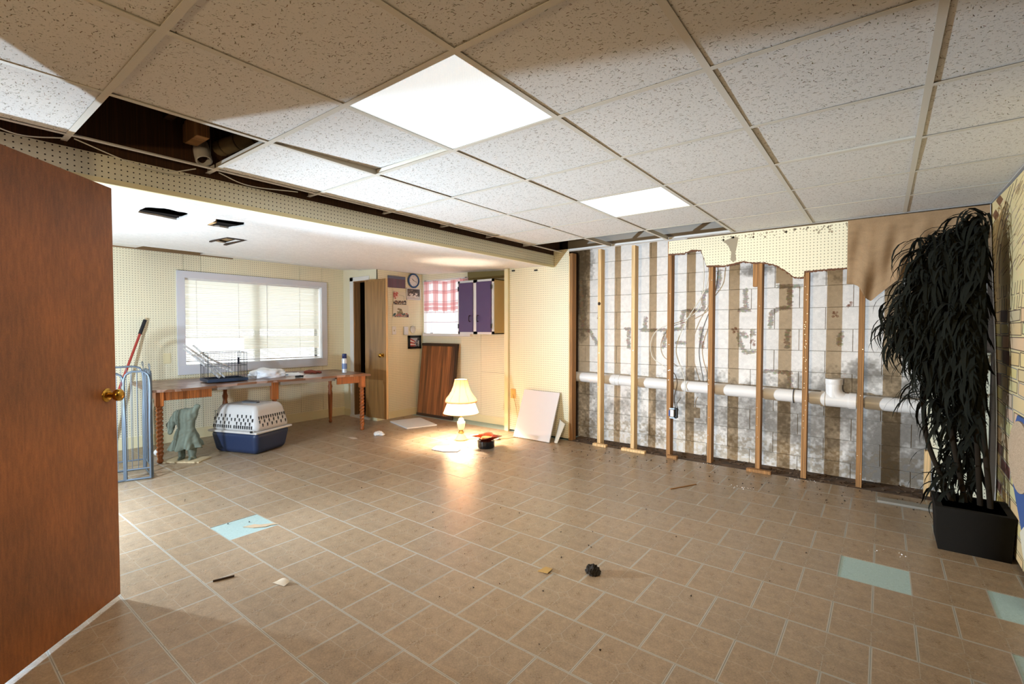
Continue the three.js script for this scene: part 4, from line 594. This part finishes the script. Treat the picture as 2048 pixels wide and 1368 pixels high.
{ const t = thing('wire_cage', 'small black wire cage with a tray standing on the long table', 'cage', [-5.68, .728, -2.2], 1.46);
  const wires = [], W2 = .185, D = .15, H = .31; const v = (x, z) => wires.push(rod([x, .01, z], [x, H, z], .0016, 5)); for (let i = 0; i <= 12; i++) { const x = -W2 + i * W2 / 6; v(x, D); v(x, -D); } for (let i = 1; i < 8; i++) { const z = -D + i * D / 4; v(W2, z); v(-W2, z); }
  mesh('wire_side', wires, M.darkSteel, t).userData.kind = 'stuff';
  const rails = []; for (const y of [.03, .17, H]) { rails.push(rod([-W2, y, D], [W2, y, D], .0028, 6), rod([-W2, y, -D], [W2, y, -D], .0028, 6), rod([W2, y, -D], [W2, y, D], .0028, 6), rod([-W2, y, -D], [-W2, y, D], .0028, 6)); } for (const [x, z] of [[-W2, D], [W2, D], [-W2, -D], [W2, -D]]) rails.push(rod([x, 0, z], [x, H, z], .003, 6));
  mesh('rail', rails, M.darkSteel, t); mesh('tray', [box(.38, .006, .31, 0, .006, 0), box(.38, .03, .006, 0, .018, .155), box(.38, .03, .006, 0, .018, -.155), box(.006, .03, .31, .19, .018, 0), box(.006, .03, .31, -.19, .018, 0)], std({ color: '#2b3b52', roughness: .4 }), t);
  mesh('latch', box(.02, .075, .016, .1, .22, .155, .004), std({ color: '#23283a' }), t); }
{ const t = thing('tube_bundle', 'bundle of thin white bent tubes leaning out of the wire cage', 'tubes', [-5.72, .76, -2.14]);
  for (const [a, b, c] of [[[-.02, .37, .3], [-.02, .2, .1], [.0, .0, -.08]], [[-.05, .33, .29], [-.04, .18, .13], [-.02, .0, -.04]], [[.02, .3, .27], [.02, .14, .12], [.02, .0, -.02]], [[-.06, .36, .2], [-.04, .22, .06], [-.03, .1, -.16]], [[.03, .26, .22], [.04, .15, .05], [.05, .06, -.14]]]) mesh('tube', tube([a, b, c], .0105, 20, 7), std({ color: '#eceded', roughness: .4 }), t); }
function lump(rx, ry, rz, amp, freq, s, seg = 40) { const g = mergeVertices(new THREE.IcosahedronGeometry(1, 12).deleteAttribute('uv').deleteAttribute('normal')); const p = g.attributes.position; for (let i = 0; i < p.count; i++) { const x = p.getX(i), y = p.getY(i), z = p.getZ(i); const n = fbm(x * .5 + .5, y * .5 + z * .31 + .5, freq, freq, 3, s) + fbm(z * .5 + .5, x * .4 + .5, freq, freq, 3, s + 5) - 1; const k = 1 + n * amp; p.setXYZ(i, x * rx * k, Math.max(y * k, -.55) * ry + .55 * ry, z * rz * k); } g.computeVertexNormals(); g.setAttribute('uv', new THREE.Float32BufferAttribute(new Float32Array(p.count * 2), 2)); return g; }
{ const t = thing('plastic_bag', 'crumpled white plastic bag with blue print lying on the long table', 'bag', [-5.62, .727, -2.63], 1.46);
  mesh('bag', lump(.2, .07, .11, .55, 5, 141).translate(0, 0, 0), std({ color: '#eceef2', roughness: .3 }), t); mesh('bag_tail', lump(.17, .022, .07, .5, 5, 151).translate(.26, 0, 0), std({ color: '#e4e6ea', roughness: .3 }), t);
  const bl = std({ color: '#5f93c4', roughness: .4 }); mesh('print', lump(.03, .03, .02, .3, 4, 161).translate(.05, .045, .075), bl, t); mesh('print', lump(.028, .008, .018, .3, 4, 163).translate(.2, .016, .04), bl, t); }
{ const t = thing('flat_package', 'flat white wrapped package at the end of the plastic bag', 'package', [-5.75, .727, -3.0], 1.3); mesh('package', box(.16, .025, .07, 0, .0135, 0, .008), std({ color: '#dfe3ea', roughness: .35 }), t); mesh('label', box(.05, .002, .04, .03, .0265, 0), std({ color: '#8d9099' }), t); }
{ const t = thing('work_glove', 'brown leather glove lying on the long table beyond the bag', 'glove', [-5.72, .724, -3.22], 1.1); const m = std({ color: '#7d2f1c', roughness: .6 });
  mesh('palm', lump(.075, .03, .05, .3, 4, 171), m, t); for (let i = 0; i < 4; i++) mesh('finger', tube([[.05, .02, -.03 + i * .02], [.1, .026 - Math.abs(i - 1.5) * .004, -.036 + i * .024], [.135 - Math.abs(i - 1.3) * .012, .012, -.04 + i * .027]], .0105, 10, 8), m, t); mesh('thumb', tube([[0, .02, .04], [.03, .02, .065], [.065, .012, .075]], .011, 10, 8), m, t); }
{ const t = thing('black_gadget', 'small black oblong gadget near the front edge of the long table', 'gadget', [-5.36, .727, -2.88], 1.2); mesh('body', box(.09, .022, .035, 0, .012, 0, .008), M.black, t); mesh('button', box(.02, .004, .012, .01, .024, 0, .001), M.darkSteel, t); }
{ const t = thing('spray_can', 'white spray can with a dark blue cap at the far end of the table', 'can', [-5.48, .728, -3.55]); mesh('can', lathe([[.001, 0], [.031, 0], [.032, .004], [.032, .17], [.028, .185], [.022, .19], [.001, .19]], 24), std({ color: '#dfe3ea', metalness: .2, roughness: .3 }), t); mesh('cap', lathe([[.001, .245], [.024, .245], [.027, .24], [.028, .186], [.001, .186]], 24), std({ color: '#1f2f66', roughness: .4 }), t); mesh('print', lathe([[.0325, .05], [.0325, .12]], 24), std({ color: '#7389b8', roughness: .3, side: THREE.DoubleSide }), t); }

// ---------- left floor: carrier, statue, pen, broom ----------
{ const t = thing('pet_carrier', 'pet carrier with a grey vented top and dark blue base under the table', 'pet carrier', [-5.36, 0, -2.335], .36);
  const rb = (w, h, d, r) => new RoundedBoxGeometry(w, h, d, 4, r); const taper = (g, k0, k1, y0, y1) => { const p = g.attributes.position; for (let i = 0; i < p.count; i++) { const f = (p.getY(i) - y0) / (y1 - y0), k = k0 + (k1 - k0) * f; p.setX(i, p.getX(i) * k); p.setZ(i, p.getZ(i) * k); } g.computeVertexNormals(); return g; };
  mesh('base', taper(rb(.62, .225, .48, .05).translate(0, .115, 0), .86, 1, 0, .23), std({ color: '#22304e', roughness: .45 }), t);
  mesh('rim', rb(.64, .022, .5, .01).translate(0, .23, 0), std({ color: '#c9c3bd', roughness: .45 }), t);
  const top = mesh('lid', taper(rb(.62, .27, .48, .06).translate(0, .365, 0), 1, .8, .24, .5), std({ color: '#c4c0bc', roughness: .45 }), t);
  const slots = []; const put = (x, y, f) => slots.push(f ? box(.011, .04, .01, x, y, .2385 - (y - .24) * .19).toNonIndexed?.() ?? 0 : 0);
  const vs = []; for (let r = 0; r < 4; r++) for (let i = 0; i < 9; i++) { const y = .285 + r * .036, x = .02 + i * .028 + (r % 2) * .0; if ((r + i) % 2 === 0 || r === 0) vs.push(new THREE.BoxGeometry(.011, .032, .012).translate(x, y, .2395 - (y - .24) * .185)); }
  for (let r = 0; r < 4; r++) for (let i = 0; i < 9; i++) { const y = .285 + r * .036, x = -.25 + i * .028; if ((r + i) % 2 === 0 || r === 0) vs.push(new THREE.BoxGeometry(.009, .03, .012).translate(x, y, .2395 - (y - .24) * .185)); }
  for (let r = 0; r < 3; r++) for (let i = 0; i < 12; i++) { const y = .30 + r * .038, z = -.17 + i * .031; if ((r + i) % 2 === 0 || r === 2) vs.push(new THREE.BoxGeometry(.012, .032, .01).translate(.309 - (y - .24) * .235, y, z)); }
  mesh('vent_slots', vs, M.black, top).userData.kind = 'stuff'; mesh('handle', [box(.2, .018, .05, 0, .505, 0, .008)], std({ color: '#5a5a5c' }), top);
  const doorBars = []; for (let i = 0; i < 8; i++) doorBars.push(rod([-.335, .1, -.15 + i * .043], [-.32, .42, -.15 + i * .043], .003, 5)); for (const y of [.1, .2, .3, .42]) doorBars.push(rod([-.337 + y * .03, y, -.16], [-.337 + y * .03, y, .16], .003, 5)); mesh('wire_door', doorBars, M.steel, t);
  mesh('latch', box(.022, .02, .02, .27, .25, .262, .004), M.black, t); }

function field(n, half, centre, sdf) {   // meshes the surface sdf = 0 inside a cube
  const mc = new MarchingCubes(n, new THREE.MeshBasicMaterial(), false, false, 120000); mc.isolation = 0;
  for (let k = 0; k < n; k++) for (let j = 0; j < n; j++) for (let i = 0; i < n; i++) mc.field[i + j * n + k * n * n] = -sdf(centre[0] + half * (i - n / 2) / (n / 2), centre[1] + half * (j - n / 2) / (n / 2), centre[2] + half * (k - n / 2) / (n / 2));
  mc.update(); const g0 = new THREE.BufferGeometry(), c = mc.count; g0.setAttribute('position', new THREE.BufferAttribute(mc.positionArray.slice(0, c * 3), 3)); const g = mergeVertices(g0, 1e-4); g.scale(half, half, half).translate(...centre); g.computeVertexNormals(); g.setAttribute('uv', new THREE.Float32BufferAttribute(new Float32Array(g.attributes.position.count * 2), 2)); return g;
}
const caps = (p, a, b, ra, rb) => { const bx = b[0] - a[0], by = b[1] - a[1], bz = b[2] - a[2], px = p[0] - a[0], py = p[1] - a[1], pz = p[2] - a[2], h = Math.max(0, Math.min(1, (px * bx + py * by + pz * bz) / (bx * bx + by * by + bz * bz))); return Math.hypot(px - bx * h, py - by * h, pz - bz * h) - (ra + (rb - ra) * h); };
const smin = (a, b, k) => { const h = Math.max(k - Math.abs(a - b), 0) / k; return Math.min(a, b) - h * h * k * .25; };
{ const t = thing('clay_statue', 'headless grey-green clay statue of a girl in a skirt on a thin board', 'statue', [-5.4, 0, -1.74], .66);
  const sdf = (x, y, z) => { const p = [x, y, z], ps = [x, y, z * 1.25], n = (fbm(x * 2 + 1, y * 2 + z + 1, 12, 12, 2, 181) - .5) * .016;
    let d = caps(ps, [0, .31, 0], [0, .42, 0], .078, .083); d = smin(d, caps(ps, [-.06, .45, 0], [.06, .46, 0], .042, .045), .05);
    d = smin(d, caps(p, [.065, .46, 0], [.12, .53, .01], .036, .026), .04); d = Math.min(d, caps(p, [.118, .533, .01], [.132, .537, .012], .027, .018));
    d = smin(d, caps(p, [-.085, .45, 0], [-.14, .345, .01], .042, .036), .03); d = smin(d, caps(p, [-.14, .345, .01], [-.125, .285, .045], .033, .02), .02);
    for (let i = 0; i < 5; i++) d = smin(d, Math.hypot(x + .015 + .03 * Math.cos(i * 1.26), y - .485 - .008 * Math.sin(i * 2), z - .03 * Math.sin(i * 1.26)) - .02, .012);
    const a = Math.atan2(z, x), r = Math.hypot(x, z * 1.1), ry = .085 + (.285 - y) * .36, ruff = 1 + (.285 - y) * 1.0 * Math.sin(a * 8 + 1); let sk = Math.max(r - ry * ruff, y - .3, .125 + .006 * Math.sin(a * 8) - y) * .75; d = smin(d, sk, .02);
    d = smin(d, caps(p, [-.045, .15, 0], [-.045, .03, 0], .034, .027), .01); d = smin(d, caps(p, [.055, .15, 0], [.055, .03, 0], .04, .033), .01); d = smin(d, caps(p, [-.045, .025, 0], [-.04, .02, .05], .024, .018), .01); d = smin(d, caps(p, [.055, .025, 0], [.065, .02, .05], .026, .02), .01);
    return Math.max(d + n, .0115 - y); };
  mesh('figure', field(96, .31, [0, .27, 0], sdf), std({ color: '#6f7668', roughness: .9 }), t);
  mesh('board', box(.36, .013, .2, .01, .0068, .01, .002), std({ color: '#c9b48e', roughness: .8 }), t); }
{ const t = thing('pet_pen', 'folding grey metal pet pen standing beside the open brown door', 'pet pen', [-4.96, 0, -1.33]);
  const m = std({ color: '#69747f', metalness: .6, roughness: .45 });
  for (const [a, b, H] of [[[0, 0], [-.06, .155], .93], [[-.065, .165], [-.09, .62], .92], [[-.012, -.015], [-.36, -.06], .93], [[-.37, -.05], [-.46, .28], .95]]) { const p = new THREE.Group(); p.name = 'pen_panel'; t.add(p); const L = Math.hypot(b[0] - a[0], b[1] - a[1]); p.position.set(a[0], 0, a[1]); p.rotation.y = -Math.atan2(b[1] - a[1], b[0] - a[0]);
    const r = Math.min(.05, L * .3); mesh('frame', [tube([[0, .01, 0], [0, H * .5, 0], [0, H - r, 0], [r * .35, H - r * .3, 0], [r, H, 0], [L * .5, H, 0], [L - r, H, 0], [L - r * .35, H - r * .3, 0], [L, H - r, 0], [L, H * .5, 0], [L, .01, 0]], .009, 70, 8), rod([0, .015, 0], [L, .015, 0], .009), rod([0, .1, 0], [L, .1, 0], .007)], m, p);
    const ws = []; const n = Math.max(2, Math.round(L / .04)); for (let i = 1; i < n; i++) ws.push(rod([L * i / n, .1, 0], [L * i / n, H - .005, 0], .0024, 5)); mesh('wires', ws, m, p).userData.kind = 'stuff'; }
  for (const [x, z] of [[-.0, -.005], [-.37, -.055]]) mesh('hook', tube([[x, .92, z], [x + .01, .97, z], [x - .01, .995, z], [x - .03, .985, z], [x - .02, .96, z], [x + .004, .95, z]], .003, 24, 5), m, t); }
{ const t = thing('pole', 'red pole with a black grip leaning on the wall left of the window', 'pole', [-6.03, 0, -1.15]); const top = [-.325, 1.389, -.53], at = (f) => top.map((c) => c * f); mesh('shaft', rod([0, .012, 0], at(.9), .012, 12), std({ color: '#a8362a', roughness: .4 }), t); mesh('grip', rod(at(.89), at(1), .017, 14), std({ color: '#1c1c20', roughness: .7 }), t); mesh('tip', rod([0, .011, 0], [-.012, .05, -.02], .014, 10), M.black, t); }
tag(mesh('white_ball', new THREE.SphereGeometry(.034, 20, 14).translate(-5.82, .034, -1.62), M.white), 'small white ball on the floor behind the front table leg', 'ball');

// ---------- litter ----------
const bit = (name, geo, mat, label, cat) => tag(mesh(name, geo, mat), label, cat);
bit('tissue', lump(.07, .03, .05, .6, 5, 191).translate(-4.83, 0, -3.59), M.white, 'crumpled white tissue on the floor by the front table leg', 'tissue');
bit('tissue', lump(.1, .025, .06, .6, 5, 195).translate(-3.62, 0, -4.28), M.white, 'thin white crumpled tissue on the floor right of the lamp', 'tissue');
bit('card_scrap', slab(outline([[-.03, -.03], [.03, -.024], [.026, .03], [-.02, .034]]), .003).rotateX(-Math.PI / 2).rotateZ(.08).translate(-1.4, .004, -2.1), std({ color: '#b08a4c' }), 'small tan cardboard scrap in the middle of the floor', 'scrap');
bit('fuzz_ball', lump(.03, .03, .03, .9, 7, 201).translate(-1.19, 0, -2.23), std({ color: '#241f1a', roughness: 1 }), 'small black fuzzy clump on the floor beside the cardboard scrap', 'clump');
bit('curled_chip', sheet(10, 4, (u, v) => [-2.43 + .08 * u, .002 + .022 * Math.sin(u * 2.6) * v, -1.15 - .03 * v - .02 * u]), std({ color: '#c9b9a0', side: THREE.DoubleSide }), 'pale curled flooring chip on the near left floor', 'chip');
bit('dark_stick', rod([-2.68, .005, -.97], [-2.65, .005, -1.06], .005, 6), M.darkWood, 'short dark stick lying on the near left floor', 'stick');
bit('thin_stick', rod([-1.33, .004, -3.8], [-1.2, .004, -4.05], .004, 6), M.stud, 'thin brown sliver on the floor near the bare studs', 'stick');
bit('paper_scrap', slab(outline([[-.05, -.02], [.06, -.03], [.08, .02], [.0, .035], [-.06, .02]]), .002).rotateX(-Math.PI / 2).translate(-4.95, .001, -3.3), std({ color: '#cbb9a6' }), 'torn beige paper scrap on the floor under the table end', 'scrap');
bit('adhesive_scrap', slab(outline([[-.12, .0], [-.05, -.03], [.02, -.03], [.05, -.01], [.1, .0], [.06, .02], [-.02, .015], [-.06, .03]]), .003).rotateX(-Math.PI / 2).rotateY(.9).translate(-3.2, -.001, -1.46), std({ color: '#c0a98c' }), 'ragged beige scrap stuck in the bare blue patch of the left floor', 'scrap');
{ const crumbs = []; for (let i = 0; i < 220; i++) { const near = rnd() < .5, x = near ? rr(-2.8, .3) : rr(-5, -.2), z = near ? rr(-4.2, -4.73) : rr(-1.3, -4.4), s = rr(.002, .007) * (near ? 1.3 : 1); crumbs.push(new THREE.TetrahedronGeometry(s).rotateX(rr(0, 6)).rotateY(rr(0, 6)).translate(x, s * .35, z)); } const o = bit('floor_grit', crumbs, std({ color: '#3b3026', roughness: 1 }), 'dark grit and crumbs scattered over the tiled floor', 'grit'); o.userData.kind = 'stuff'; }
{ const crumbs = []; for (let i = 0; i < 40; i++) { const s = rr(.003, .006), c = [[-1.3, -4.73], [-.52, -4.73], [.05, -3.5], [-.9, -4.2]][(rnd() * 4) | 0]; crumbs.push(new THREE.TetrahedronGeometry(s).rotateX(rr(0, 6)).translate(c[0] + rr(-.1, .1), s * .35, c[1] + rr(-.02, .06))); } const o = bit('plaster_crumbs', crumbs, M.white, 'white plaster crumbs on the floor at the feet of the brown studs', 'crumbs'); o.userData.kind = 'stuff'; }



renderer.render(scene, camera);
